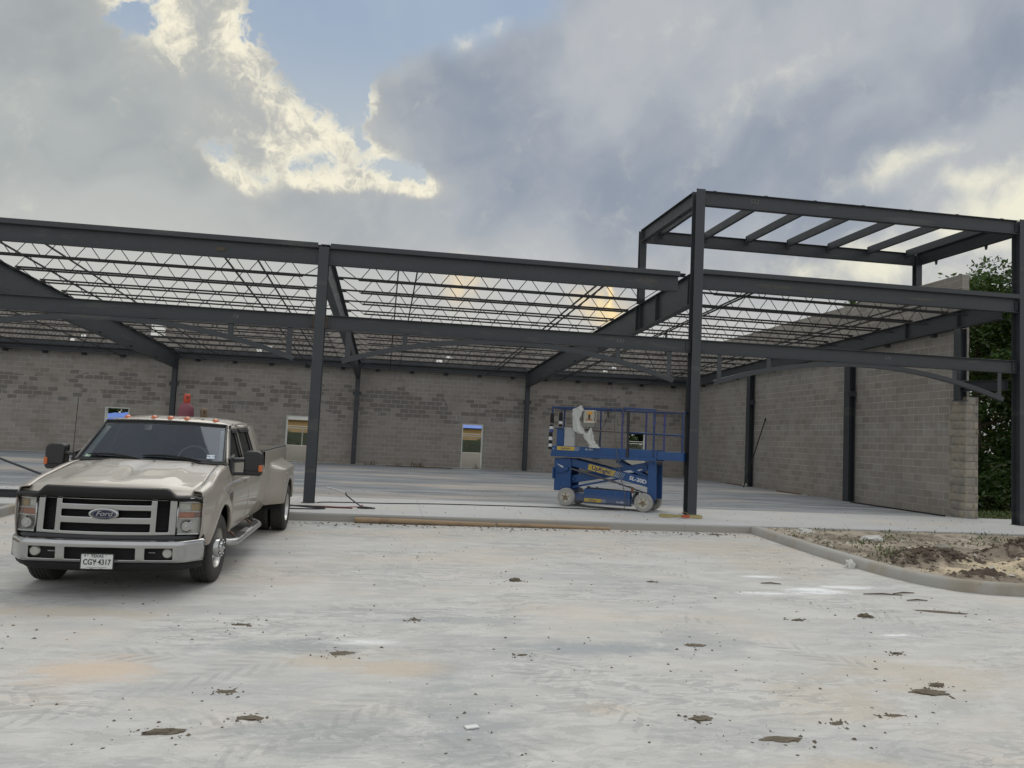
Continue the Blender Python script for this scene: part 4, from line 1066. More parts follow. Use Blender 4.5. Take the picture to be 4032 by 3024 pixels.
# headlights
for sgn in (1, -1):
    def hp(u, z, off=0): # u 0..1 from grille to the side
        x = .705+.235*u; return (sgn*(x-off*.3), -.865+.07*u+.05*(u**3)+.04*(z-.65)+off, z)
    zs_ = [.675, .69, .765, .83, .84, .905, .915, 1.0, 1.015]
    us = [0, .04, .35, .65, .96, 1.0]
    def sk(i, j): return False
    hl = MB().grid([[hp(u, z, .05) for u in us] for z in zs_]).build('headlamp', simple('lamp_reflector', (.82, .82, .79), .4, metal=0, var=.3, scale=22, bumpk=.6), truck, smooth=True, angle=30)
    MB().grid([[hp(u, z, -.006) for u in us] for z in zs_]).build('lens', CLEAR, hl, smooth=True)
    m = MB(); m.grid([[hp(u, z, .006) for u in (.05, .35, .66)] for z in (.842, .908)]); m.build('amber_reflector', AMBERD if sgn < 0 else AMBER, hl)
    m = MB(); m.grid([[hp(u, z, .006) for u in (.66, .96)] for z in (.848, .902)]); m.build('side_reflector', simple('dark_amber', (.22, .07, .035), .3), hl)
    m = MB(); m.grid([[hp(u, z, .034) for u in (.56, .94)] for z in (.92, .995)]); m.build('turn_bulb_cover', simple('pale_amber', (.55, .36, .14), .3, var=.4, scale=40), hl)
    m = MB(); m.lathe([(.001, 0), (.05, .004), (.068, .03)], (sgn*.80, -.855, .757), 'y', 20); m.build('reflector_bowl', CHROME, hl, smooth=True)
    m = MB(); m.lathe([(.001, -.012), (.018, -.010), (.022, .02)], (sgn*.80, -.85, .757), 'y', 12); m.build('bulb_shield', SILV, hl, smooth=True)
    for (za, zb) in ((.664, .682), (1.008, 1.024)):
        m = MB(); m.grid([[hp(u, z, -.010) for u in [k/6 for k in range(7)]] for z in (za, zb)]); m.build('lamp_bezel', CHROME, hl, smooth=True, solid=.02)
    for (ua, ub) in ((-.02, .03), (.97, 1.04)):
        m = MB(); m.grid([[hp(u, z, -.010) for u in (ua, ub)] for z in (.664, .85, 1.024)]); m.build('lamp_bezel', CHROME, hl, smooth=True, solid=.02)
    m = MB(); m.grid([[hp(u, z, -.008) for u in [k/6 for k in range(7)]] for z in (.832, .842)]); m.grid([[hp(u, z, -.008) for u in [k/6 for k in range(7)]] for z in (.908, .916)]); m.build('lamp_divider', SILV, hl, smooth=True, solid=.01)
for sgn in (1, -1):
    rows = []
    for k in range(9):
        u = k/8; x = .66+.29*u; y0 = -.865+.07*u+.05*u**3
        rows.append([(sgn*x, y0+.045, 1.0), (sgn*x, y0+.03, 1.05), (sgn*x, y0+.06, 1.092), (sgn*(x-.01*u), y0+.13, 1.118)])
    MB().grid(rows).build('nose_panel', PAINT, truck, smooth=True, solid=.01)
# smoked hood deflector
rows = []
for k in range(61):
    x = -.945+1.89*k/60; ax = abs(x)
    zt = 1.165 - .075*ss(ax, .60, .70) + .0 ; zb = 1.045 - .012*ss(ax, .6, .75) - .02*ss(ax, .88, .94); zt -= .02*ss(ax, .85, .945)
    y0 = -.975+.085*(x/.9)**2+.085*ss(ax, .62, .945)
    rows.append([(x, y0+.02, zb-.01), (x, y0-.012, zb+.008), (x, y0-.022, zb+(zt-zb)*.45), (x, y0+.0, zb+(zt-zb)*.85), (x, y0+.035, zt), (x, y0+.07, zt-.004)])
MB().grid(rows).build('hood_deflector', simple('smoked_acrylic', (.010, .009, .009), .30, var=.2, spec=.25), truck, smooth=True, solid=.006)
m = MB(); m.box((.845, -.86, 1.062), (.045, .004, .008)); m.build('deflector_label', WHITEP, truck)
# mirrors
for sgn in (1, -1):
    m = MB(); prof_ = [(1.075, 1.205), (1.29, 1.20), (1.305, 1.24), (1.305, 1.46), (1.28, 1.505), (1.23, 1.52), (1.11, 1.52), (1.075, 1.49)]
    m.ext([(sgn*x, .70, z) for x, z in prof_], (0, .13, 0)); mr = m.build('mirror_head', BLACKP, truck, bevel=.03, bseg=3, smooth=True)
    m = MB(); m.bx(sgn*1.074, sgn*1.308, .692, .70, 1.262, 1.272); m.build('mirror_seam', MATTE, mr)
    m = MB(); m.box((sgn*1.286, .73, 1.30), (.044, .09, .085)); m.build('mirror_marker', AMBER, mr, bevel=.008)
    m = MB(); m.bx(sgn*1.07, sgn*1.29, .832, .836, 1.28, 1.50); m.build('mirror_glass', CHROME, mr)
    m = MB()
    for z in (1.40, 1.225): m.tube([(sgn*.90, .72, z-.01), (sgn*.98, .735, z), (sgn*1.10, .745, z)], [.035, .026, .026], 8)
    m.ext([(sgn*.905, .64, 1.15), (sgn*.925, .64, 1.43), (sgn*.90, .86, 1.46), (sgn*.905, .86, 1.15)], (sgn*.035, 0, 0))
    m.build('mirror_arm', BLACKP, mr, smooth=True, angle=40)
# antenna
m = MB(); m.tube([(-.905, .50, 1.33), (-.905, .50, 1.37)], .014, 8); m.tube([(-.905, .50, 1.36), (-.895, .52, 2.10)], .0045, 5); m.build('antenna', BLACKP, truck, smooth=True)
# fender vent badge
m = MB(); m.ext([(1.004, .27, 1.03), (1.004, .46, 1.04), (1.006, .46, .93), (1.006, .38, .84), (1.006, .33, .83), (1.006, .27, .93)], (.012, 0, 0)); fb = m.build('fender_vent', SILV, truck, bevel=.006)
m = MB(); m.ext([(1.017, .29, 1.012), (1.017, .44, 1.02), (1.019, .44, .94), (1.019, .37, .865), (1.019, .34, .86), (1.019, .29, .94)], (.004, 0, 0)); m.build('vent_panel', simple('vent_dark', (.10, .06, .055), .5, var=.5, scale=60), fb)
# bed with dual rear wheel fenders
def bed_x(y, z):
    B = ss(y, 3.40, 3.86)*ss(y, 5.42, 5.0); Cz = ss(z, 1.215, 1.06)
    d = math.hypot(y-4.38, z-.405)
    return .965 + .235*B*Cz + .02*ss(d, .66, .55)*ss(d, .42, .49)*B - .015*ss(z, .75, .5)
def bed_bot(y):
    zb = .52
    if abs(y-4.38) < .50: zb = max(zb, .405+math.sqrt(.50**2-(y-4.38)**2))
    return zb
for sgn in (1, -1):
    rows = []
    for i in range(101):
        y = 3.17+2.40*i/100; zb = bed_bot(y); row = [(sgn*(bed_x(y, zb)-.04), y, zb+.004), (sgn*(bed_x(y, zb)-.01), y, zb-.003)]
        for k in range(27):
            z = zb+.01+(1.40-zb-.01)*k/26; row.append((sgn*bed_x(y, z), y, z))
        row += [(sgn*.95, y, 1.412), (sgn*.88, y, 1.412), (sgn*.875, y, 1.36)]
        rows.append(row)
    bs = MB().grid(rows).build('bed_side', PAINT, truck, smooth=True, solid=.01, angle=55)
    m = MB(); m.bx(sgn*.872, sgn*.962, 3.19, 5.56, 1.414, 1.428); m.build('bed_rail_cap', BLACKP, bs, bevel=.005)
    for i in range(3): pass
    m = MB(); m.box((sgn*1.203, 3.93, .98), (.012, .05, .022)); m.build('side_marker', AMBER, bs, bevel=.004)
m = MB(); m.bx(-.87, .87, 3.18, 5.56, .88, .92); m.bx(-.87, .87, 3.17, 3.20, .9, 1.40); m.bx(-.90, .90, 5.53, 5.58, .62, 1.40); m.build('bed_floor', PAINT, truck)
for sgn in (1, -1): m = MB(); m.bx(sgn*.865, sgn*.87, 3.2, 5.52, .9, 1.36); m.build('bed_liner', BLACKP, truck)
m = MB(); m.bx(-.95, .95, 5.62, 5.74, .50, .66); m.build('rear_bumper', CHROME, truck, bevel=.02)
# running boards
for sgn in (1, -1):
    m = MB(); pts = [(sgn*.88, .50, .40), (sgn*.98, .54, .375), (sgn*1.05, .66, .37), (sgn*1.05, 2.32, .37), (sgn*.99, 2.45, .375), (sgn*.88, 2.50, .40)]
    pp = []
    for a, b_ in zip(pts[:-1], pts[1:]): pp += [Vector(a).lerp(Vector(b_), k/4) for k in range(4)]
    pp.append(Vector(pts[-1]))
    m.tube(pp, .045, 10); m.bx(sgn*.97, sgn*1.07, .64, 2.34, .38, .407); rb = m.build('running_board', SILV, truck, smooth=True, angle=40)
    for (a, b_) in ((.72, 1.22), (1.75, 2.25)):
        m = MB(); m.bx(sgn*.975, sgn*1.075, a, b_, .4075, .417); m.build('step_pad', BLACKP, rb, bevel=.004)
    for y in (.9, 2.1):
        m = MB(); m.bar((sgn*.80, y, .56), (sgn*1.0, y, .39), .05, .02); m.build('board_bracket', simple('rusty_bracket', (.16, .09, .06), .8), rb)
# wheels
def tyre_mb(wd, r=.398):
    h = wd/2; prof_ = [(.225, -h*.80), (.245, -h*.92), (.30, -h), (.35, -h*.99), (.378, -h*.93), (r-.004, -h*.80)]
    n = 5; lw = h*1.56/n
    for k in range(n):
        a = -h*.78+lw*k
        prof_ += [(r, a+.006), (r, a+lw-.008)]
        if k < n-1: prof_ += [(r-.010, a+lw-.006), (r-.010, a+lw+.004)]
    prof_ += [(r-.004, h*.80), (.378, h*.93), (.35, h*.99), (.30, h), (.245, h*.92), (.225, h*.80)]
    N = 120
    def rf(k, j, rr):
        if rr > .37 and rr != r-.010:
            edge = j < 8 or j > len(prof_)-9
            if edge and k % 3 == 0: return rr-.011
            if not edge and (k+j) % 4 == 0 and rr == r: return rr-.006
        return rr
    m = MB(); m.lathe(prof_, (0, 0, 0), 'x', N, rfn=rf); return m
RIM = simple('wheel_aluminium', (.50, .50, .48), .28, metal=.9, var=.1)
def make_wheel(dish):
    t = tyre_mb(.245); tyre_ = t
    w_ = empty('wheel'); w_.parent = truck
    t.build('tyre', RUBBER, w_, smooth=True, angle=35)
    m = MB()
    if dish > 0:   # front: face pushed outwards with a tall hub
        m.lathe([(.232, -.10), (.236, -.02), (.240, .095), (.232, .105), (.222, .09), (.215, .03), (.19, .018), (.15, .05), (.12, .062), (.115, .062)], (0, 0, 0), 'x', 40)
    else:
        m.lathe([(.232, -.10), (.236, .0), (.240, .105), (.230, .11), (.222, .10), (.215, .0), (.205, -.055), (.15, -.075), (.11, -.07), (.001, -.07)], (0, 0, 0), 'x', 40)
    m.build('rim', RIM, w_, smooth=True, angle=40)
    hs = MB(); nh = 8
    for k in range(nh):
        a = 2*math.pi*k/nh; rr = .178; xh = .036 if dish > 0 else -.06
        hs.lathe([(.001, .006), (.024, .006), (.026, -.02)], (xh, rr*math.cos(a), rr*math.sin(a)), 'x', 10)
    hs.build('hand_holes', MATTE, w_, smooth=True)
    hb = MB()
    if dish > 0: hb.lathe([(.118, .05), (.115, .065), (.108, .130), (.10, .138), (.072, .142), (.066, .162), (.055, .170), (.001, .172)], (0, 0, 0), 'x', 28)
    else: hb.lathe([(.10, -.075), (.095, -.02), (.08, .05), (.05, .06), (.001, .062)], (0, 0, 0), 'x', 24)
    hub = hb.build('hub', CHROME, w_, smooth=True, angle=40)
    nb_ = MB()
    for k in range(8):
        a = 2*math.pi*(k+.5)/8; xx = .135 if dish > 0 else -.075
        nb_.lathe([(.012, 0), (.012, .028), (.007, .036), (.001, .037)], (xx, .090*math.cos(a) if dish > 0 else .13*math.cos(a), .090*math.sin(a) if dish > 0 else .13*math.sin(a)), 'x', 6)
    nb_.build('lug_nuts', CHROME, w_, smooth=True, angle=30)
    return w_
def copy_tree(o, parent=None):
    c = o.copy(); COL.objects.link(c)
    if parent is not None: c.parent = parent
    for ch in list(o.children): copy_tree(ch, c)
    return c
wf = make_wheel(1); wr = make_wheel(-1)
wf.location = (.86, 0, .398); wf.rotation_euler = (R_(11), 0, R_(-2))
b_ = copy_tree(wf); b_.location = (-.86, 0, .398); b_.rotation_euler = (R_(40), 0, R_(178))
wr.location = (1.075, 4.38, .398)
for x, fl_, ra in ((.80, 1, 20), (-1.075, 1, 50), (-.80, 0, 70)):
    b_ = copy_tree(wr); b_.location = (x, 4.38, .398); b_.rotation_euler = (R_(ra), 0, R_(180) if x in (.80, -1.075) else 0)

# load in the bed: gas cylinders
def from_truck(x, y, z):
    v = Vector((x, y, z))*TS; c, s_ = math.cos(.02), math.sin(.02)
    return Vector((v.x, v.y*c-v.z*s_, v.y*s_+v.z*c)) + truck.location
def cylinder(label, x, y, h, r, capc, bodyc, capname):
    base = from_truck(x, y, .925); e = empty('gas_cylinder', base); tag(e, label, 'gas cylinder')
    MB().lathe([(.001, 0), (r*.92, 0), (r, .02), (r, h-.28), (r*.95, h-.22), (r*.75, h-.17), (.045, h-.14), (.04, h-.12)], (0, 0, 0), 'z', 28).build('cylinder_body', bodyc, e, smooth=True, angle=60)
    m = MB(); m.lathe([(.046, h-.17), (.050, h-.165), (.050, h-.03), (.042, h-.008), (.02, h), (.001, h)], (0, 0, 0), 'z', 20)
    cp = m.build('valve_cap', capc, e, smooth=True, angle=60)
    m = MB()
    for a in (0, 1, 2): m.box((.049*math.cos(a*2.1-1.2), .049*math.sin(a*2.1-1.2), h-.06), (.018, .018, .028), Matrix.Rotation(a*2.1-1.2, 3, 'Z'))
    m.build('cap_opening', MATTE, cp)
    return e
cylinder('tall maroon gas cylinder with an orange-red cap standing behind the truck cab', -.44, 3.75, 1.32*.935+.02, .115, simple('cap_red', (.42, .055, .028), .55, var=.2), simple('bottle_maroon', (.19, .055, .075), .6, var=.35, scale=5), 0)
cylinder('shorter brown gas cylinder beside the orange-capped one in the truck bed', -.13, 3.62, 1.10*.935+.02, .09, simple('cap_brown', (.16, .115, .07), .7, var=.4, scale=20), simple('bottle_brown', (.20, .15, .09), .7, var=.3), 0)
# ---------------------------------------------------------------- scissor lift (x along its length, y to its far side, z up)
def m_blue(S, b, o):
    P = S.n('TexCoord', out='Object'); z_ = S.sep(P)[2]; n = S.noise(P, 2.2, 5, .62); f = S.noise(P, 26, 4, .65); s_ = S.noise(S.vscale(P, (1.2, 1.2, 7)), 3.0, 4, .6)
    c = S.mix(n, (.008, .050, .165), (.012, .072, .225)); c = S.mix(S.sm(s_, .60, .74, 0, .35), c, (.08, .13, .22))
    c = S.mix(S.mul(S.sm(f, .62, .70), S.sm(n, .42, .56)), c, (.17, .12, .09)); c = S.mix(S.sm(S.noise(S.vscale(P, (9, 9, 1.2)), 4.0, 4, .6), .66, .74, 0, .4), c, (.16, .20, .27)); c = S.mix(S.sm(z_, .35, .12, 0, .45), c, (.17, .16, .14))
    setp(S, b, col=c, rough=S.sm(n, .3, .7, .38, .6), coat=.15, nrm=bump(S, f, .1, .003))
BLUE = mat('blue_machine_paint', m_blue)
def m_tyre_grey(S, b, o):
    P = S.n('TexCoord', out='Object'); n = S.noise(P, 9, 5, .6)
    setp(S, b, col=S.mix(n, (.25, .24, .225), (.40, .39, .37)), rough=.9, nrm=bump(S, n, .3, .004))
GTYRE = mat('grey_solid_rubber', m_tyre_grey)
CREAM = simple('cream_rim', (.56, .54, .47), .5, var=.25, scale=14, dirt=(.22, .17, .10, .7))
YEL = simple('decal_yellow', (.50, .36, .055), .5, var=.2, scale=16, dirt=(.16, .15, .12, .5))
DNAVY = simple('decal_navy', (.015, .03, .11), .5)
WHT = simple('decal_white', (.60, .62, .64), .5, var=.1)
GREYB = simple('grey_box_paint', (.36, .37, .36), .5, var=.12)
RUSTB = simple('worn_brown_tube', (.11, .085, .085), .6, var=.4)
BLKM = simple('black_steel', (.02, .018, .018), .5)
PURP = simple('faded_purple_blue', (.05, .055, .20), .5, var=.3)
lift = empty('scissor_lift', (3.97, 17.62, .151), (0, 0, R_(-33.08)))
tag(lift, 'blue self-propelled scissor lift with yellow decals standing on the slab behind a column', 'scissor lift')
def lb(mb, name, m, parent=None, **kw): return mb.build(name, m, parent or lift, **kw)
LW = .82
# chassis
m = MB(); m.bx(-.02, 1.90, .16, LW-.14, .14, .29); m.bx(.20, 1.62, .06, .16, .14, .28); ch = lb(m, 'chassis', BLUE, bevel=.008)
m = MB(); m.bx(-.10, .10, .1, LW-.1, .17, .21); m.bx(1.72, 1.90, .1, LW-.1, .17, .21); lb(m, 'axles', BLKM, ch)
m = MB(); m.bx(.43, 1.50, -.02, .155, .125, .425); bx_ = lb(m, 'side_box', BLUE, bevel=.012)
m = MB(); m.bx(.42, 1.52, -.03, .16, .095, .118); lb(m, 'box_skirt', BLUE, bx_, bevel=.004)
m = MB(); m.bx(.45, 1.46, .0, .155, .43, .437); lb(m, 'box_lid', BLKM, bx_)
m = MB(); m.tube([(.50, .04, .455), (1.44, .04, .435)], .008, 6); m.box((.52, .04, .46), (.07, .04, .035)); m.box((.72, .04, .458), (.04, .03, .03)); lb(m, 'lid_strap', BLKM, bx_)
m = MB(); m.tube([(1.53, .06, .40), (1.53, .06, .50)], .030, 10); m.tube([(1.53, .06, .49), (1.53, .06, .53)], .02, 8); lb(m, 'hydraulic_valve', simple('rust_red', (.20, .075, .05), .7), ch, smooth=True)
m = MB(); 
for dx, dz, r in ((1.60, .33, .045), (1.66, .27, .05), (1.57, .24, .035), (1.62, .40, .03)): m.tube([(dx, .02, dz), (dx, .20, dz)], r, 10)
m.tube([(1.55, .03, .38), (1.60, 0, .44), (1.68, .02, .46), (1.76, .06, .40)], .010, 6); m.tube([(1.6, .03, .36), (1.66, 0, .40), (1.74, .02, .34), (1.72, .06, .24)], .010, 6)
lb(m, 'drive_motor', BLKM, ch, smooth=True)
# wheels
def lwheel():
    e = empty('wheel'); e.parent = lift; h = .065; r = .205
    MB().lathe([(.115, -h), (.185, -h), (.200, -h+.012), (r, -h+.03), (r, -.008), (r-.006, 0), (r, .008), (r, h-.03), (.200, h-.012), (.185, h), (.115, h)], (0, 0, 0), 'y', 48).build('tyre', GTYRE, e, smooth=True, angle=30)
    MB().lathe([(.116, -h-.004), (.122, -h-.004), (.124, h), (.116, h)], (0, 0, 0), 'y', 40, closed=True).build('rim_ring', CREAM, e, smooth=True)
    MB().lathe([(.117, -h+.006), (.105, -h+.022), (.06, -h+.026), (.055, -h-.004), (.05, -h-.012), (.001, -h-.014)], (0, 0, 0), 'y', 36).build('rim', CREAM, e, smooth=True, angle=30)
    m = MB(); m.lathe([(.048, -h-.012), (.044, -h-.035), (.001, -h-.038)], (0, 0, 0), 'y', 16)
    for k in range(5):
        a = 2*math.pi*k/5+.3; m.lathe([(.011, -h+.03), (.011, -h+.004), (.001, -h+.002)], (.078*math.cos(a), 0, .078*math.sin(a)), 'y', 8)
    m.build('hub', simple('rusty_hub', (.16, .12, .08), .8, var=.4), e, smooth=True, angle=30)
    return e
w0 = lwheel(); w0.location = (0, .02, .205)
for x, y, rz in ((1.81, .0, 0), (0, LW, 180), (1.81, LW-.02, 180)):
    q = copy_tree(w0); q.location = (x, y, .205); q.rotation_euler = (0, R_(x*20), R_(rz))
# end posts (ladder housing on the left, guide post on the right)
for y0, y1 in ((.10, .17), (LW-.19, LW-.12)):
    m = MB(); m.ext([(-.35, y0, .33), (.05, y0, .33), (.05, y0, .86), (.045, y0, 1.08), (-.36, y0, 1.08), (-.35, y0, .75)], (0, y1-y0, 0)); pp = lb(m, 'end_post', BLUE, bevel=.008)
    m = MB(); m.ext([(1.85, y0, .41), (1.93, y0, .28), (2.05, y0, .27), (2.04, y0, 1.09), (1.86, y0, 1.09)], (0, y1-y0, 0)); lb(m, 'end_post', BLUE, bevel=.008)
m = MB(); m.bx(-.37, -.34, .02, .10, .60, .86); m.tube([(-.355, .06, .64), (-.355, .06, .62)], .02, 8); lb(m, 'post_bracket', BLUE, pp, bevel=.004)
m = MB(); m.bx(1.84, 2.06, .06, .10, 1.06, 1.10); lb(m, 'post_cap', BLUE, pp, bevel=.004)
m = MB(); m.tube([(2.07, .08, 1.07), (2.16, .08, 1.07)], .035, 14); lb(m, 'roller', BLKM, pp, smooth=True, angle=40)
m = MB(); m.bx(-.33, -.10, .18, LW-.2, .38, .95); lb(m, 'inner_panel', BLUE, pp)
m = MB(); m.ext([(-.30, .095, .95), (-.10, .095, .88), (-.13, .095, .84)], (0, .004, 0)); lb(m, 'white_arrow', WHT, pp)
m = MB(); m.ext([(-.28, .098, .72), (-.02, .098, .86), (-.02, .098, .82), (-.06, .098, .78)], (0, -.05, 0)); m.box((-.06, .06, .845), (.12, .07, .075)); lb(m, 'pivot_bracket', BLUE, pp, bevel=.006)
# scissor arms
def arm(p0, p1, h0, h1, y, th=.05, name='scissor_arm'):
    a, b_ = Vector((p0[0], 0, p0[1])), Vector((p1[0], 0, p1[1])); t = (b_-a).normalized(); nn = Vector((-t.z, 0, t.x))
    pts = [a-nn*h0/2, b_-nn*h1/2, b_+nn*h1/2, a+nn*h0/2]; m = MB(); m.ext([(p.x, y, p.z) for p in pts], (0, th, 0)); return lb(m, name, BLUE, bevel=.006)
a1 = arm((.03, 1.00), (1.87, .635), .17, .20, .14); arm((.03, .60), (1.90, 1.01), .17, .19, .22); arm((.05, .42), (1.16, .68), .05, .04, .20, .03)
arm((.03, 1.00), (1.87, .635), .17, .20, LW-.20); arm((.03, .60), (1.90, 1.01), .17, .19, LW-.28); arm((1.10, 1.08), (1.90, .71), .07, .08, .20, .04); arm((1.10, 1.08), (1.90, .71), .07, .08, LW-.30, .04)
m = MB()
for x, z in ((.1, .99), (1.0, .81), (1.8, .64), (.1, .61), (1.8, .97)): m.tube([(x, .15, z), (x, LW-.16, z)], .025, 10)
lb(m, 'cross_tubes', BLUE, smooth=True)
m = MB(); m.tube([(.0, .12, .86), (1.12, .12, .60)], .022, 10); m.tube([(1.12, .12, .60), (1.86, .12, .40)], .016, 10); m.tube([(-.02, .12, .86), (-.02, .15, .86)], .03, 10); lb(m, 'hydraulic_cylinder', simple('cylinder_grey', (.10, .105, .12), .4, metal=.5), smooth=True)
m = MB(); m.ext([(1.20, .215, .84), (1.35, .215, .875), (1.60, .215, .905), (1.72, .215, .93), (1.60, .215, .86), (1.40, .215, .83)], (0, -.01, 0)); lb(m, 'white_strip', WHT, a1)
m = MB(); m.tube([(1.62, .16, .80), (1.70, .15, .76), (1.74, .16, .68), (1.84, .17, .66)], .008, 5); m.tube([(1.66, .16, .80), (1.72, .15, .73), (1.80, .16, .69)], .008, 5); m.tube([(1.2, .1, .56), (1.25, .1, .55), (1.5, .1, .53)], .006, 5); lb(m, 'hydraulic_hose', BLKM, smooth=True)
def decal(parent, x, z, ang, y, w_, h, body, tsize, model, msize, mdx, stripes=5, bold=.0008):
    """yellow panel with dark lettering, fading into stripes, then the white model lettering"""
    c, s_ = math.cos(ang), math.sin(ang)
    P = lambda a, b_: (x+a*c-b_*s_, y, z+a*s_+b_*c)
    m = MB(); m.ext([P(0, -h/2), P(w_, -h/2), P(w_+h*.25, h/2), P(0, h/2)][::1], (0, -.0012, 0)); d_ = lb(m, 'decal_panel', YEL, parent)
    m = MB()
    for k in range(stripes):
        a = w_+h*.12+k*h*.34; t = h*(.19-.025*k); m.ext([P(a, -h/2), P(a+t, -h/2), P(a+t+h*.35, h/2), P(a+h*.35, h/2)], (0, -.0012, 0))
    lb(m, 'decal_stripes', simple('decal_pale', (.30, .33, .36), .5, var=.3, scale=20), d_)
    q = P(w_*.50, 0); text('decal_lettering', body, tsize, DNAVY, d_, (q[0], y-.0018, q[2]), (R_(90), -ang, 0), .0004, sx=1.1, bold=bold)
    q = P(mdx, 0); text('model_lettering', model, msize, WHT, d_, (q[0], y-.0016, q[2]), (R_(90), -ang, 0), .0004, sx=1.15, bold=bold)
decal(a1, .46, .913, math.atan2(-.365, 1.84), .139, .62, .135, 'UpRight', .125, 'SL-20D', .115, 1.19, 5, .0035)
# platform
m = MB(); m.ext([(-.41, 0, 1.15), (-.38, 0, 1.115), (2.06, 0, 1.115), (2.06, 0, 1.36), (-.40, 0, 1.36), (-.41, 0, 1.33)], (0, .03, 0)); pf = lb(m, 'platform_side', BLUE, bevel=.006)
m = MB(); m.bx(-.42, 2.06, -.022, .002, 1.12, 1.185); lb(m, 'rub_rail', BLUE, pf, bevel=.008)
m = MB(); m.bx(-.40, 2.05, LW-.03, LW, 1.115, 1.36); m.bx(-.41, -.38, .03, LW-.03, 1.115, 1.36); lb(m, 'platform_side', BLUE)
m = MB(); m.bx(-.38, 2.60, .04, LW-.04, 1.20, 1.225); lb(m, 'deck', simple('deck_plate', (.13, .14, .15), .6), bevel=.003)
m = MB(); m.bx(2.065, 2.64, .035, .06, 1.15, 1.335); m.bx(2.065, 2.64, .02, .036, 1.15, 1.185); m.bx(2.065, 2.64, LW-.06, LW-.035, 1.15, 1.335); m.bx(2.61, 2.64, .06, LW-.06, 1.15, 1.335); ex = lb(m, 'extension_side', BLUE, bevel=.005)
decal(pf, -.27, 1.305, 0, -.0012, .42, .085, 'UpRight', .066, 'SL-20D', .052, .78, 4)
decal(bx_, .445, .172, 0, -.0215, .40, .075, 'UpRight', .060, 'SL-20D', .048, .84, 4)
text('letter_mark', 'B', .05, WHT, pf, (-.36, -.0018, 1.285), (R_(90), 0, 0), .0004)
m = MB(); m.ext([(.55, .0, 1.112), (.62, .0, 1.09), (.72, 0, 1.09), (.78, 0, 1.112)], (0, .02, 0)); lb(m, 'cable_loop', BLKM, pf)
# guard rails
def m_rblue(S, b, o):
    P = S.n('TexCoord', out='Object'); n = S.noise(P, 6, 4, .6); f = S.noise(P, 30, 3, .6)
    c = S.mix(n, (.008, .030, .105), (.013, .048, .155)); c = S.mix(S.sm(f, .60, .68), c, (.12, .09, .075)); setp(S, b, col=c, rough=.55)
BLUE_ = BLUE; BLUE = mat('worn_rail_blue', m_rblue)
def rail(pts, r, m_, name='guard_rail', seg=8): mm = MB(); mm.tube(pts, r, seg); return lb(mm, name, m_, smooth=True)
def sq(p0, p1, s_, m_, name='guard_rail'): mm = MB(); mm.bar(p0, p1, s_, s_); return lb(mm, name, m_, bevel=.006)
sq((-.43, .02, 2.245), (1.32, .02, 2.235), .045, BLUE); sq((1.28, .0, 2.262), (2.02, .0, 2.235), .05, BLUE); sq((2.0, .03, 2.235), (2.64, .03, 2.215), .042, RUSTB)
sq((-.43, LW-.02, 2.245), (2.62, LW-.02, 2.215), .04, BLUE); sq((-.43, .04, 2.245), (-.43, LW-.04, 2.245), .04, BLUE); sq((2.62, .05, 2.21), (2.62, LW-.04, 2.21), .04, BLUE)
rail([(-.35, .02, 1.765), (.10, .02, 1.76)], .016, BLUE); rail([(.15, .02, 1.755), (1.31, .02, 1.725)], .019, RUSTB); rail([(1.36, .02, 1.73), (2.62, .03, 1.70)], .018, BLUE); rail([(-.35, LW-.02, 1.76), (2.62, LW-.02, 1.70)], .014, BLUE)
for x, y, z0, z1, r, mm_ in ((-.42, .02, 1.9, 2.24, .02, BLUE), (-.25, .16, 1.95, 2.24, .014, BLUE), (1.265, .02, 1.36, 2.24, .022, PURP), (1.60, LW-.02, 1.3, 2.22, .022, PURP), (1.99, .0, 1.13, 2.23, .024, BLUE), (2.18, LW*.2, 1.34, 2.2, .020, PURP),
                           (-.42, LW-.02, 1.2, 2.24, .022, BLUE), (2.60, LW-.02, 1.3, 2.2, .022, BLUE), (.5, LW-.02, 1.3, 2.24, .02, BLUE), (2.61, .04, 1.33, 2.2, .022, BLUE)):
    rail([(x, y, z0), (x, y, z1)], r, mm_, 'rail_post')
sq((1.41, -.01, 1.17), (1.40, -.01, 2.20), .055, BLKM, 'rail_post')
for x, z in ((1.99, 1.95), (2.18, 1.92)):
    m = MB(); m.tube([(x, 0 if x < 2 else LW*.2, z-.03), (x, 0 if x < 2 else LW*.2, z+.03)], .034, 8); lb(m, 'rail_collar', PURP, smooth=True)
# wrapped uprights with black and white tape
for (x, y, segs) in ((-.425, .01, [(1.88, 2.10, 'b')]), (-.26, .14, [(1.93, 2.13, 'b'), (1.86, 1.93, 'w'), (1.80, 1.86, 'b')]), (-.44, .0, [(1.56, 1.66, 'b'), (1.48, 1.56, 'w'), (1.40, 1.48, 'b'), (1.33, 1.40, 'w'), (1.27, 1.33, 'b')]), (-.43, .0, [(1.66, 1.74, 'n'), (1.74, 1.80, 'w'), (1.80, 1.84, 'b')])):
    for a, b_, k in segs:
        m = MB(); m.lathe([(.001, a), (.040, a), (.046, a+.02), (.044, b_-.015), (.036, b_), (.001, b_)], (x, y, 0), 'z', 12, rfn=lambda k_, j, r: r*(1+.10*math.sin(k_*2.1+j)))
        lb(m, 'tape_wrap', {'b': MATTE, 'w': WHT, 'n': PURP}[k], smooth=True)
BLUE = BLUE_
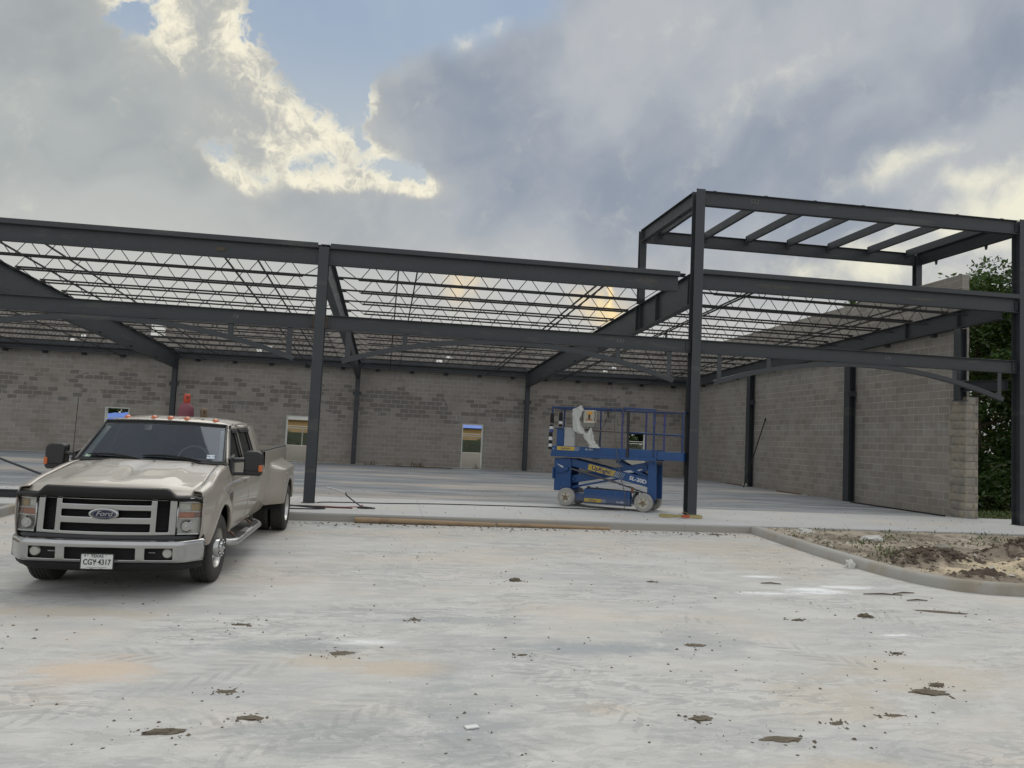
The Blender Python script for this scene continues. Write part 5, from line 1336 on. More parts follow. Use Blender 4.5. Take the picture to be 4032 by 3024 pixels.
# boxes on the platform
m = MB(); m.bx(-.31, -.12, .05, .22, 1.34, 1.765); lb(m, 'blue_housing', BLUE, bevel=.008)
m = MB(); m.bx(-.105, .15, .0, .14, 1.35, 1.78); gb = lb(m, 'control_cabinet', GREYB, bevel=.012)
m = MB(); m.bx(-.108, .153, -.006, .0, 1.735, 1.785); lb(m, 'cabinet_lid', GREYB, gb, bevel=.004)
m = MB()
for x, z in ((-.08, 1.757), (.125, 1.757), (-.08, 1.60), (.125, 1.60)): m.tube([(x, -.012, z), (x, .0, z)], .009, 8)
lb(m, 'cabinet_screws', BLKM, gb)
cc = MB(); cc.ext([(.345, .0, 1.93), (.36, .0, 1.90), (.60, .0, 1.90), (.615, .0, 1.93), (.615, .0, 2.185), (.60, 0, 2.20), (.36, .0, 2.20), (.345, .0, 2.18)], (0, .15, 0)); ctl = lb(cc, 'control_box', simple('cream_box', (.52, .50, .42), .5, var=.15), bevel=.012)
m = MB(); m.bx(.375, .585, -.012, .0, 1.965, 2.175); lb(m, 'box_face', simple('pale_face', (.40, .38, .31), .5), ctl)
m = MB(); m.bx(.44, .56, -.0155, -.012, 2.09, 2.165); lb(m, 'orange_label', simple('label_orange', (.60, .30, .05), .5, var=.3, scale=40), ctl)
m = MB(); m.bx(.42, .56, -.0165, -.012, 1.965, 2.0); lb(m, 'red_label', simple('label_red', (.40, .14, .05), .5, var=.4, scale=50), ctl)
m = MB(); m.tube([(.49, -.02, 1.99), (.49, -.025, 2.08)], [.016, .020], 10); m.tube([(.49, -.025, 2.08), (.49, -.025, 2.105)], .012, 8); lb(m, 'joystick', BLKM, ctl, smooth=True)
m = MB(); m.bx(.36, .60, .02, .13, 1.80, 1.90); lb(m, 'box_bracket', simple('grey_bracket', (.22, .22, .20), .6), ctl, bevel=.006)
m = MB(); m.tube([(.345, -.01, 2.18), (.325, -.015, 2.08), (.345, -.01, 1.93)], .008, 6); m.tube([(.615, -.01, 2.18), (.63, -.015, 2.08), (.615, -.01, 1.95)], .008, 6); m.tube([(.42, -.02, 1.80), (.44, -.06, 1.77), (.47, -.03, 1.75), (.50, -.05, 1.80), (.60, -.02, 1.80), (.72, -.02, 1.795)], .010, 6); lb(m, 'handle_bars', BLKM, ctl, smooth=True)
# white rags hanging on the rail
CLOTH = simple('white_cloth', (.50, .51, .49), .9, var=.10, scale=14, bumpk=.5)
def rag(name, label, pts, wd, y0, seed):
    """pts: centre line (x, z), wd: widths; a crumpled hanging sheet"""
    rows = []; n = len(pts); M_ = 26
    import itertools
    for i in range(n*5-4):
        t = i/5; a = min(int(t), n-2); f = t-a; f2 = f*f*(3-2*f)
        cx = pts[a][0]+(pts[a+1][0]-pts[a][0])*f2; cz = pts[a][1]+(pts[a+1][1]-pts[a][1])*f; w_ = (wd[a]+(wd[a+1]-wd[a])*f2)*.72; row = []
        for k in range(M_):
            an = 2*math.pi*k/M_; rr = 1+.28*math.sin(an*3+seed+t*.7)+.22*math.sin(an*5+seed*2-t)+.25*mnoise.noise(Vector((math.cos(an)*2, math.sin(an)*2, t*1.2+seed)))
            row.append((cx+math.cos(an)*w_*.5*rr, y0+math.sin(an)*min(.05, w_*.35)*rr, cz+.015*mnoise.noise(Vector((an*2, t, seed)))))
        rows.append(row)
    m = MB(); m.grid(rows, closed=True); m.poly(rows[0]); m.poly(rows[-1])
    e = empty(name, lift.location, (0, 0, lift.rotation_euler.z)); o = m.build('cloth', CLOTH, e, smooth=True, angle=180, subsurf=1)
    tag(e, label, 'rag'); return e
rag('white_rag', 'white cloth draped over the top rail of the blue lift beside its control box', [(.30, 2.30), (.27, 2.25), (.23, 2.20), (.21, 2.10), (.20, 1.98), (.22, 1.84), (.27, 1.72), (.34, 1.65)], [.03, .12, .34, .32, .20, .22, .34, .26], -.045, 1.3)
rag('white_rag', 'crumpled white cloth hanging from the lift handle down to its deck', [(.56, 1.80), (.55, 1.70), (.51, 1.62), (.52, 1.54), (.57, 1.46), (.62, 1.40), (.65, 1.345)], [.04, .14, .26, .24, .24, .28, .30], -.07, 4.1)
# cords hanging from the lift
CORD = simple('dark_cord', (.035, .033, .03), .6)
def cord(name, label, pts, r, m_=None, cat='cord', par=None):
    P = [Vector(p) for p in pts]; out = []
    for i in range(len(P)-1):
        p0, p1, p2, p3 = P[max(i-1, 0)], P[i], P[i+1], P[min(i+2, len(P)-1)]
        for k in range(6):
            t = k/6; out.append(.5*((2*p1)+(-p0+p2)*t+(2*p0-5*p1+4*p2-p3)*t*t+(-p0+3*p1-3*p2+p3)*t**3))
    out.append(P[-1]); o = MB().tube(out, r, 6).build(name, m_ or CORD, None, smooth=True)
    if par is not None:
        o.location = par.location; o.rotation_euler = par.rotation_euler
    tag(o, label, cat); return o
cord('hanging_cord', 'thin dark cable hanging from the top rail beside the lift control box', [(.93, -.03, 2.25), (.93, -.05, 2.1), (.87, -.05, 1.9), (.78, -.05, 1.7), (.75, -.03, 1.5), (.76, .0, 1.37)], .008, par=lift)
m = MB(); m.ext([(.92, -.06, 2.24), (.955, -.06, 2.24), (.96, -.06, 2.11), (.98, -.06, 2.02), (.955, -.06, 2.02), (.93, -.06, 2.10)], (0, .03, 0)); e = m.build('cable_clamp', BLKM, None, bevel=.006); e.location = lift.location; e.rotation_euler = lift.rotation_euler; tag(e, 'black electrode clamp hung over the top rail of the blue lift', 'clamp')
cord('power_cord', 'grey power cord looped over the lift rail and running down onto the slab', [(1.15, -.03, 2.05), (1.17, -.05, 1.92), (1.25, -.06, 1.88), (1.33, -.05, 1.95), (1.31, -.04, 2.15), (1.22, -.03, 2.28), (1.12, -.03, 2.28), (1.10, -.05, 2.1), (1.13, -.06, 1.6), (1.20, -.07, 1.2), (1.27, -.06, .8), (1.36, -.06, .5), (1.42, -.06, .25), (1.40, -.08, .06), (1.32, -.13, .012), (1.22, -.16, .012), (1.15, -.17, .012)], .009, simple('grey_cord', (.10, .10, .09), .7), par=lift)
# ---------------------------------------------------------------- timber, straps, cables and other things lying about
def m_wood(S, b, o):
    P = S.n('TexCoord', out='Object'); n = S.noise(S.vscale(P, (.8, 14, 14)), 2.0, 5, .6); n2 = S.noise(P, 3, 4, .6)
    c = S.mix(n, (.24, .155, .085), (.40, .30, .19)); c = S.mix(S.sm(n2, .5, .7, 0, .6), c, (.20, .13, .08))
    setp(S, b, col=c, rough=.8, nrm=bump(S, n, .4, .006))
WOOD = mat('peeled_log', m_wood)
def log(name, label, p0, p1, r0, r1):
    a, b_ = Vector(p0), Vector(p1); pts = []; rs = []
    for k in range(25):
        t = k/24; p = a.lerp(b_, t); p.z += .006*math.sin(t*5); pts.append(p-a); rs.append(r0+(r1-r0)*t+.002*math.sin(t*23))
    o = MB().tube(pts, rs, 16).build(name, WOOD, None, smooth=True, angle=40); o.location = a; tag(o, label, 'wooden post'); return o
log('wooden_post', 'peeled wooden post lying along the kerb, the longer one on the truck side', (-.60, 14.36, gz(14.3)+.050), (1.93, 14.355, gz(14.3)+.040), .050, .040)
log('wooden_post', 'peeled wooden post along the kerb, the one nearer the blue lift', (1.96, 14.36, gz(14.3)+.036), (4.10, 14.37, gz(14.3)+.032), .038, .030)
# yellow lifting sling at the foot of the middle column
STRAPM = simple('yellow_webbing', (.36, .31, .14), .9, var=.25, scale=18)
e = empty('lifting_sling', (5.95, 15.55, .151)); tag(e, 'faded yellow webbing sling with a red tag lying at the foot of a steel column', 'sling')
def strap(path, wd, m_, name, parent, th=.006, tilt=0.0):
    rows = []
    for i, p in enumerate(path):
        p = Vector(p); t = (Vector(path[min(i+1, len(path)-1)])-Vector(path[max(i-1, 0)])).normalized(); s_ = Vector((0, 0, 1)).cross(t).normalized()
        up = Vector((0, 0, 1))*math.cos(tilt)+s_*math.sin(tilt)
        rows.append([p+up*wd*.5-s_*th, p+up*wd*.5+s_*th, p-up*wd*.5+s_*th, p-up*wd*.5-s_*th])
    m = MB(); m.grid(rows, closed=True); m.poly(rows[0]); m.poly(rows[-1]); return m.build(name, m_, parent, smooth=True, angle=50)
lp = [(.33*math.cos(a)*1.35, .05+.13*math.sin(a)-.03*math.cos(a), .035+.01*math.sin(3*a)) for a in [2*math.pi*k/40 for k in range(41)]]
strap(lp, .045, STRAPM, 'webbing', e, .008); strap([(x*.93+.0, y*.8+.01, z-.004) for x, y, z in lp], .04, STRAPM, 'webbing', e, .008)
strap([(.10+.09*math.cos(a), .15, .06+.05*math.sin(a)) for a in [math.pi*k/10 for k in range(11)]], .05, simple('pale_webbing', (.42, .37, .24), .9), 'eye_loop', e, .006, 1.2)
m = MB(); m.box((.05, -.105, .045), (.16, .012, .06), Matrix.Rotation(.05, 3, 'Z')); m.build('red_tag', simple('tag_red', (.42, .085, .04), .7), e)
# cables by the first column
ORG = simple('red_hose', (.36, .05, .045), .6); BLKC = simple('black_cable', (.014, .014, .014), .55)
cord('black_cable', 'long black cable lying straight across the slab from the first column', [(-1.45, 16.3, .162), (-1.2, 16.5, .162), (0, 16.65, .162), (1.0, 16.88, .162), (2.0, 16.95, .162), (3.1, 17.0, .162), (4.2, 16.85, .162), (4.9, 16.84, .162)], .011, BLKC, 'cable')
cord('welding_lead', 'black welding lead coiled loosely beside the rear truck wheel', [(-2.4, 15.7, .162), (-1.9, 15.6, .162), (-1.5, 15.3, .162), (-1.2, 15.15, .162), (-1.35, 15.0, .162), (-1.9, 14.95, .162), (-2.4, 15.05, .165), (-2.1, 15.3, .172), (-1.6, 15.45, .172), (-1.2, 15.4, .162), (-.7, 15.35, .162)], .012, BLKC, 'cable')
cord('red_hose', 'thin red gas hose snaking past the first column base', [(-2.3, 15.35, .163), (-1.9, 15.45, .163), (-1.6, 15.55, .163), (-1.2, 15.42, .175), (-.9, 15.5, .163), (-.6, 15.65, .163), (-.35, 15.55, .163)], .009, ORG, 'hose')
e = empty('cutting_torch', (-.75, 15.45, .151)); tag(e, 'slim metal cutting torch propped up against the first column', 'torch')
m = MB(); m.tube([(-.48, .30, .36), (-.30, .22, .33), (-.10, .1, .28)], [.014, .012, .010], 8); m.build('barrel', SILV, e, smooth=True)
m = MB(); m.tube([(-.10, .10, .29), (-.09, .09, .24), (0.05, .05, .14), (.22, .0, .03), (.30, -.02, .02)], [.012, .014, .012, .012, .011], 8); m.build('hose_grip', BLKC, e, smooth=True)
m = MB(); m.tube([(.14, -.03, .022), (.30, -.04, .024), (.48, -.08, .02)], [.018, .024, .012], 8); m.build('handle', BLKM, e, smooth=True)
m = MB(); m.box((.22, .12, .03), (.05, .05, .05)); m.build('red_valve', ORG, e, bevel=.006)
# leaning rod on the side wall
e = empty('leaning_rod', (13.55, 28.95, .151)); tag(e, 'thin dark steel rod leaning against the side wall next to a wall column', 'steel rod')
m = MB(); m.tube([(0, 0, 0), (.55, -.60, 2.66)], .022, 6); m.build('rod', BLKM, e, smooth=True); m = MB(); m.tube([(.535, -.58, 2.58), (.56, -.61, 2.70)], .032, 6); m.build('rod_tip', MATTE, e, smooth=True)
m = MB(); m.box((.16, -.02, .06), (.16, .14, .12)); q = m.build('concrete_lump', simple('lump', (.42, .41, .38), .9), None, bevel=.03); q.location = (13.75, 29.6, .151); tag(q, 'small pale lump of mortar at the foot of a wall column', 'mortar lump')
# steel lying on the left behind the truck
m = MB(); m.ibeam((0, 0, .07), (5.2, .0, .07), .14, .14, .012, .010); o = m.build('spare_beam', STEEL, None); o.location = (-11.2, 15.55, .151); tag(o, 'long dark steel beam lying on the slab behind the truck', 'steel beam')
m = MB(); m.tube([(0, 0, 0), (-4.6, 2.3, 1.15)], .03, 8); m.box((-4.6, 2.3, .56), (.10, .10, 1.12)); o = m.build('brace_pipe', STEEL, None); o.location = (-8.55, 21.2, .18); tag(o, 'slanting steel brace pipe standing on the slab behind the truck', 'brace pipe')
# bits along the side wall and rear wall
rnd = random.Random(11)
for k, (x, y, l, a, lab) in enumerate(((14.02, 30.6, 2.2, 88, 'thin timber strip lying along the side wall near the far corner'), (13.95, 26.2, 1.5, 92, 'brown timber offcut lying at the side wall between two columns'), (13.9, 20.2, 4.0, 91, 'long dark batten lying along the side wall near its stone pier'), (9.6, 36.0, 2.2, 1, 'dark timber offcut lying at the rear wall behind the lift'), (1.2, 35.7, 3.0, -2, 'long dark batten on the slab before the rear wall'))):
    m = MB(); m.bx(-l/2, l/2, -.04, .04, 0, .035); o = m.build('timber_offcut', simple('dirty_timber', (.12, .075, .045), .85, var=.4) if k != 2 else BLKM, None); o.location = (x, y, .151); o.rotation_euler = (0, 0, R_(a)); tag(o, lab, 'timber')
def clod_mesh(rx, ry, rz, seed, flat=.5):
    bm = bmesh.new(); bmesh.ops.create_icosphere(bm, subdivisions=3, radius=1)
    for v in bm.verts:
        n_ = 1+.45*mnoise.noise(v.co*1.6+Vector((seed, 0, 0)))+.30*mnoise.noise(v.co*4.2+Vector((0, seed, 0)))+.15*mnoise.noise(v.co*9+Vector((0, seed, 0)))
        v.co *= n_; 
        if v.co.z < -.25: v.co.z = -.25
        v.co = Vector((v.co.x*rx, v.co.y*ry, (v.co.z+.25)*rz))
    me = bpy.data.meshes.new('clod'); bm.to_mesh(me); bm.free()
    return me
def m_clod(S, b, o):
    P = S.n('TexCoord', out='Object'); n = S.noise(P, 22, 5, .7); n2 = S.noise(P, 70, 3, .7)
    c = S.mix(n, (.085, .07, .052), (.23, .195, .15)); c = S.mix(S.sm(n2, .5, .7, 0, .5), c, (.07, .055, .04))
    setp(S, b, col=c, rough=.97, spec=.15, nrm=bump(S, n2, .8, .01))
CLOD = mat('dried_mud', m_clod)
CL = [(1.555, 9.509, .10, .07, .055, 'dark broken mud clod sitting on the pavement joint in the middle'), (2.774, 6.82, .14, .075, .012, 'round flat brown mud pat alone in the middle of the pavement'),
      (2.127, 5.099, .105, .07, .022, 'small crumbly mud patch left of a longer one near the bottom'), (2.511, 4.754, .20, .07, .016, 'longest thin mud smear near the bottom of the pavement'),
      (3.549, 5.131, .11, .035, .012, 'thin brown mud flake right of the long smear'), (-1.241, 4.951, .17, .055, .03, 'long ridged mud clod nearest the bottom left'),
      (-.783, 5.163, .12, .065, .018, 'brown mud pat right of the ridged clod at bottom left'), (-1.019, 5.646, .095, .045, .014, 'small mud pat below the truck wheel, above two others'),
      (-1.25, 7.362, .11, .028, .02, 'thin dark clod lying in front of the truck'), (4.261, 7.76, .09, .035, .022, 'small crumbled dark clod in the right half of the pavement'),
      (5.149, 7.935, .13, .06, .05, 'upright dark clod near the white paint spill'), (4.168, 5.581, .22, .09, .03, 'large cluster of mud lumps low on the right'),
      (6.243, 8.215, .45, .10, .010, 'wide curved mud smear before the curved kerb'), (-.31, 6.54, .16, .09, .008, 'greyish mud stain lump left of the tan dust'),
      (4.35, 5.75, .10, .05, .03, 'dark lump just behind the large mud cluster'), (3.3, 9.6, .08, .03, .02, 'tiny dark clod between the joint and the treads'),
      (3.05, 5.0, .08, .04, .012, 'tiny mud flake near the long smear'), (1.15, 6.5, .07, .03, .012, 'tiny dark flake right of the tan dust patch'),
      (.30, 7.6, .06, .03, .018, 'small dark clod in front of the tracks'), (4.6, 6.6, .07, .05, .02, 'small clod above the large mud cluster')]
for k, (x, y, rx, ry, rz, lab) in enumerate(CL):
    me = clod_mesh(rx*.66, ry*.6, rz*.6, k*3.7); me.materials.append(CLOD)
    o = bpy.data.objects.new('mud_clod', me); COL.objects.link(o); o.location = (x, y, gz(y)-.002); o.rotation_euler = (.02, 0, rnd.uniform(-.3, .3)); tag(o, lab, 'mud clod', 'dried mud clods on the pavement')
# loose grit and crumbs, uncountable
def scatter(name, n, fn, size, m_, seed, label=None):
    r = random.Random(seed); mb = MB()
    for _ in range(n):
        p = fn(r); 
        if p is None: continue
        x, y, z = p; s_ = size*(.35+r.random()**3*1.9); a = r.random()*6.28; c, q = math.cos(a)*s_, math.sin(a)*s_; h = s_*r.uniform(.25, .8); k = r.uniform(.4, 1)
        mb.add([(x+c, y+q, z), (x-q*k, y+c*k, z), (x-c, y-q, z), (x+q*k, y-c*k, z), (x+c*.3*r.random(), y+q*.3, z+h)], [(0, 1, 4), (1, 2, 4), (2, 3, 4), (3, 0, 4)])
    o = mb.build(name, m_, None, norm=False); tag(o, kind='stuff')
    if label: o['label'] = label
    return o
def on_pave(r):
    y = 1.6+12.7*r.random()**.8; x = r.uniform(-4-.3*y, 5+.25*y)
    if x > 6.8 and y > 8.8: return None
    cl = mnoise.noise(Vector((x*.9, y*.9, 4)))
    if r.random() > .25+cl*1.1: return None
    return x, y, gz(y)+.001
scatter('mud_flakes', 620, on_pave, .012, CLOD, 61, 'dark mud flakes dotted over the pavement')
scatter('grit', 7000, on_pave, .008, CLOD, 1, 'fine brown grit scattered over the pavement')
scatter('grit', 900, lambda r: ((lambda x: (x, 14.34-abs(r.gauss(0, .22)), gz(14.2)))(r.uniform(-3, 6.8))), .015, CLOD, 2, 'brown grit gathered along the kerb foot')
scatter('grit', 1500, lambda r: (r.uniform(-10, 14), 14.6+r.random()**1.3*8, .152), .010, CLOD, 3, 'dark crumbs scattered over the slab')
scatter('rubble', 900, lambda r: (r.uniform(-9, 13.9), 36.30-abs(r.gauss(0, .10)), .152), .03, CLOD, 4, 'rubble along the rear wall foot')
scatter('rubble', 260, lambda r: (14.18-abs(r.gauss(0, .06)), r.uniform(18.6, 36), .152), .022, CLOD, 5, 'rubble along the side wall foot')
def on_soil(r):
    x = 7.1+r.random()*9; y = 9.3+r.random()*5.0
    if mnoise.noise(Vector((x*.7, y*.9, 1))) < -.1: return None
    if y < 9.9 and x < 7.5: return None
    return x, y, soil_z(x, y)-.004
scatter('soil_crumbs', 7000, on_soil, .024, CLOD, 6, 'crumbled soil over the planting island')
def near_mound(r):
    px, py, s_ = r.choice([(7.8, 10.8, .5), (9.9, 11.1, .8), (10.9, 10.8, .7), (8.35, 10.85, .4), (8.0, 9.7, .2)]); x, y = r.gauss(px, s_*.6), r.gauss(py, s_*.4)
    if x < 7.25 or y < 9.35 or y > 14.3: return None
    return x, y, soil_z(x, y)-.008
scatter('soil_clods', 2200, near_mound, .04, simple('dark_clods', (.085, .064, .046), .97, var=.5, scale=9, bumpk=.8), 7, 'dark wet soil clods on the mounds')
scatter('pale_stones', 700, on_soil, .032, simple('pale_stone', (.50, .48, .43), .9, var=.3), 8, 'pale stone chips on the soil')
def near_clod(r):
    c_ = CL[r.randrange(len(CL))]; k = max(c_[2], .08); x, y = r.gauss(c_[0], k*.8), r.gauss(c_[1], k*.55); return x, y, gz(y)+.001
scatter('mud_crumbs', 800, near_clod, .009, CLOD, 62, 'mud crumbs spilled around the clods')
# larger white stones / scraps on the soil
for k, (x, y, rx, ry, rz, lab) in enumerate(((7.75, 13.9, .17, .06, .05, 'long white scrap lying on soil behind the kerb end'), (8.6, 13.1, .22, .09, .07, 'larger white lump lying on the soil by the slab'), (9.3, 12.2, .16, .08, .06, 'grey rounded stone alone on the bare soil'), (7.06, 10.9, .07, .06, .07, 'crumpled white paper at the outer kerb face'))):
    if k == 3: x = 6.80
    me = clod_mesh(rx, ry, rz*1.4, 40+k); me.materials.append(simple('white_scrap', (.58, .57, .54), .8, var=.15) if k != 2 else simple('grey_stone', (.30, .28, .24), .9)); o = bpy.data.objects.new('stone_lump', me); COL.objects.link(o)
    z0 = gz(y) if k == 3 else soil_z(x, y)-.015
    o.location = (x, y, z0); tag(o, lab, 'stone' if k else 'scrap')
for k, (x, y, l, a, lab) in enumerate(((6.1, 9.05, .50, -5, 'long thin stick in front of the curved kerb'), (6.45, 9.15, .35, 12, 'short dark stick lying across from the kerb bend'), (6.35, 8.75, .28, 2, 'lowest small stick before the kerb'), (4.9, 9.6, .26, -8, 'dark splinter near the white spill'), (6.05, 14.05, .3, 10, 'dark splinter close to the kerb start'))):
    m = MB(); m.tube([(-l/2, 0, .01), (0, .01, .018), (l/2, 0, .01)], [.006, .010, .005], 5); o = m.build('stick', simple('stick_brown', (.10, .07, .045), .9), None); o.location = (x, y, gz(y)); o.rotation_euler = (0, 0, R_(a)); tag(o, lab, 'stick')
m = MB(); m.box((0, 0, .006), (.085, .05, .008)); o = m.build('paper_scrap', WHITEP, None); o.location = (.58, 4.98, gz(4.98)+.001); o.rotation_euler = (0, 0, .3); tag(o, 'small white paper scrap low in the middle of the pavement', 'paper scrap')
# weeds
def m_weed(S, b, o):
    P = S.n('TexCoord', out='Object'); n = S.noise(P, 9, 3, .6); setp(S, b, col=S.mix(n, (.05, .10, .025), (.16, .18, .07)), rough=.8)
WEED = mat('weed_green', m_weed)
def blades(name, n, fn, h, seed, m_=WEED, label=None):
    r = random.Random(seed); mb = MB()
    for _ in range(n):
        p = fn(r)
        if p is None: continue
        x, y, z = p; a = r.random()*6.28; hh = h*(.4+r.random()); w_ = .006+.01*r.random(); dx, dy = math.cos(a), math.sin(a); ln = hh*r.uniform(.1, .8)
        mb.add([(x-dy*w_, y+dx*w_, z), (x+dy*w_, y-dx*w_, z), (x+dx*ln*.5+dy*w_*.8, y+dy*ln*.5-dx*w_*.8, z+hh*.6), (x+dx*ln*.5-dy*w_*.8, y+dy*ln*.5+dx*w_*.8, z+hh*.6), (x+dx*ln, y+dy*ln, z+hh*.8)], [(0, 1, 2, 3), (3, 2, 4)])
    o = mb.build(name, m_, None, norm=False); tag(o, kind='stuff'); 
    if label: o['label'] = label
    return o
WC = [(8.0, 12.6), (8.6, 12.9), (8.2, 11.9), (9.4, 13.7), (7.65, 11.1), (7.5, 10.9), (10.6, 12.9), (11.6, 13.7), (7.3, 13.2), (8.0, 12.2), (12.5, 13.0)]
def weed_pos(r):
    cx, cy = r.choice(WC); x, y = r.gauss(cx, .22), r.gauss(cy, .13)
    if x < 7.1 or y > 14.4: return None
    return x, y, soil_z(x, y)
blades('weeds', 420, weed_pos, .05, 21, label='small green weeds on the bare soil')
blades('weeds', 110, lambda r: (r.uniform(7.4, 14), 14.35+r.gauss(0, .05)-.02, .08), .11, 22, label='thin weeds along the slab edge')
def rw(r):
    c = r.choice([-1.2, -.9, .3, 1.0, 1.3, 3.9, 8.6, 9.2]); return (r.gauss(c, .12), 36.28-abs(r.gauss(0, .04)), .16)
blades('dry_weeds', 110, rw, .22, 23, simple('dry_weed', (.16, .12, .08), .9), 'dry brown weeds at the rear wall foot')
# ---------------------------------------------------------------- trees and what shows beyond the walls
def m_leaf(S, b, o):
    oi = S.n('ObjectInfo', out=5) if False else None
    P = S.n('TexCoord', out='Object'); g_ = S.n('NewGeometry', out=None); ri = g_.outputs['Random Per Island']; n = S.noise(P, .9, 4, .6)
    c = S.mix(ri, (.020, .048, .012), (.055, .105, .022)); c = S.mix(S.sm(n, .45, .65, 0, .6), c, (.085, .135, .035)); c = S.mix(S.sm(ri, .92, .97), c, (.14, .13, .04))
    d = S.n('BsdfDiffuse', {'Color': c}); t = S.n('BsdfTranslucent', {'Color': S.mix(.5, c, (.10, .17, .02))}); mx = S.n('MixShader', {0: .28, 1: d, 2: t})
    gl = S.n('BsdfGlossy', {'Color': (1, 1, 1, 1), 'Roughness': .45}); mx = S.n('MixShader', {0: .03, 1: mx, 2: gl}); S.nt.links.new(mx, o.inputs[0])
LEAF = mat('tree_leaf', m_leaf)
BARK = simple('bark', (.085, .068, .05), .95, var=.3, scale=9, bumpk=.8)
def leafcloud(mb, r, c, rad, n, ls):
    for _ in range(n):
        # points on and inside a lumpy ball, denser towards its skin
        v = Vector((r.gauss(0, 1), r.gauss(0, 1), r.gauss(0, 1))).normalized()*(r.random()**.45)
        lump = 1+.35*mnoise.noise(v*2.3+Vector(c))
        p = Vector(c)+Vector((v.x*rad[0], v.y*rad[1], v.z*rad[2]))*lump
        a = Vector((r.gauss(0, 1), r.gauss(0, 1), r.gauss(0, .6))).normalized(); b_ = a.cross(Vector((r.gauss(0, 1), r.gauss(0, 1), r.gauss(0, 1)))).normalized(); s_ = ls*r.uniform(.6, 1.4)
        mb.add([p-a*s_, p+b_*s_*.42, p+a*s_, p-b_*s_*.42], [(0, 1, 2, 3)])
def tree(label, x, y, h, cr, seed, dens=1.0, low=.12, ls=.10, lean=0, group='trees right of the block wall', z0=0.0):
    r = random.Random(seed); e = empty('leafy_tree', (x, y, z0)); tag(e, label, 'tree', group)
    tr = MB(); top = Vector((lean, 0, h*.72)); pts = [Vector((0, 0, -.1)), Vector((.05*r.uniform(-1, 1), .05, h*.2)), Vector((lean*.4, .1, h*.45)), top]
    tr.tube(pts, [.20*h/7, .16*h/7, .12*h/7, .03], 8)
    lm = MB(); cl = MB(); nb = 13
    for k in range(nb):
        a = k*2.4+r.random(); zz = h*(low+(.86-low)*(k+.5)/nb); f = (zz/h-low)/(1-low); rr = cr*math.sqrt(max(.12, 1-(f*1.05-.38)**2*2.0))*r.uniform(.55, .95)
        st = Vector((lean*.6*zz/h, 0, min(zz*.85, h*.66))); en = Vector((lean*zz/h+rr*math.cos(a)*.8, rr*math.sin(a)*.8, zz+.25*rr*.4))
        tr.tube([st, st.lerp(en, .5)+Vector((0, 0, -.12)), en], [.05*h/7, .035*h/7, .012], 5)
        for q in range(4):
            c = en+Vector((r.gauss(0, rr*.22), r.gauss(0, rr*.22), r.gauss(0, rr*.16))); s_ = cr*r.uniform(.20, .36)
            leafcloud(cl, r, c, (s_, s_, s_*.75), int(330*dens), ls)
    for q in range(7):
        c = top+Vector((r.gauss(0, cr*.28), r.gauss(0, cr*.28), r.uniform(-.02, .24)*h)); leafcloud(cl, r, c, (cr*.27, cr*.27, cr*.24), int(300*dens), ls)
    tr.build('trunk', BARK, e, smooth=True); cl.build('crown', LEAF, e, norm=False)
    return e
tree('tall broad dark tree right behind the end of the side wall', 20.6, 25.2, 8.6, 3.0, 1, 1.25, .04)
tree('tall tree at the right edge, nearest the last steel column', 22.8, 23.4, 9.6, 3.1, 2, 1.25, .04)
tree('lower bushy tree filling the gap beside the stone pier', 18.6, 27.0, 6.0, 2.3, 3, 1.2, .03)
tree('slender tree whose top twigs rise above the side wall', 17.0, 26.6, 7.7, 1.7, 4, .55, .25, .09)
tree('tree in the second row behind the broad dark tree', 24.5, 31.0, 9.0, 3.6, 5, 1.1, .05, .13)
tree('big dark tree further right outside the slab', 26.5, 25.5, 9.5, 3.6, 6, 1.1, .05, .12)
tree('dark tree standing behind the side wall midway', 19.5, 34.0, 5.2, 2.6, 7, .9, .06, .13)
def bush(label, x, y, z, rx, ry, rz, n, seed, ls=.09, name='bush', group=None):
    r = random.Random(seed); mb = MB()
    for q in range(9):
        c = (r.gauss(0, rx*.45), r.gauss(0, ry*.45), rz*r.uniform(.25, .8)); leafcloud(mb, r, c, (rx*.5, ry*.5, rz*.45), n//9, ls)
    e = empty(name, (x, y, z)); tag(e, label, 'bush', group); mb.build('foliage', LEAF, e, norm=False)
    st = MB(); st.tube([(0, 0, -.05), (.05, 0, rz*.6)], [.05, .02], 6); st.build('stem', BARK, e); return e
for k, (x, y, rx, rz, lab) in enumerate(((18.9, 22.9, 1.2, 1.5, 'low dark bush nearest the stone pier'), (20.6, 22.0, 1.3, 1.7, 'second dark bush from the stone pier'), (22.6, 21.2, 1.4, 1.9, 'third dark bush, just past the last column'), (17.3, 24.0, 1.3, 2.0, 'bush close behind the side wall'), (25.0, 21.5, 1.6, 2.2, 'large bush out at the right edge'))):
    bush(lab, x, y, 0, rx, rx*.8, rz, 5200, 30+k, .085, group='dark bushes right of the block wall')
blades('grass', 9000, lambda r: (r.uniform(14.7, 24), 18.2+r.random()*4.5, .0), .11, 41, label='rough grass strip before the bushes')
scatter('rubble', 900, lambda r: (r.uniform(14.6, 20), 18.05+r.random()**1.5*2.0, .01), .035, simple('rubble_mix', (.30, .27, .23), .95, var=.5, scale=20), 42, 'rubble beside the slab end')
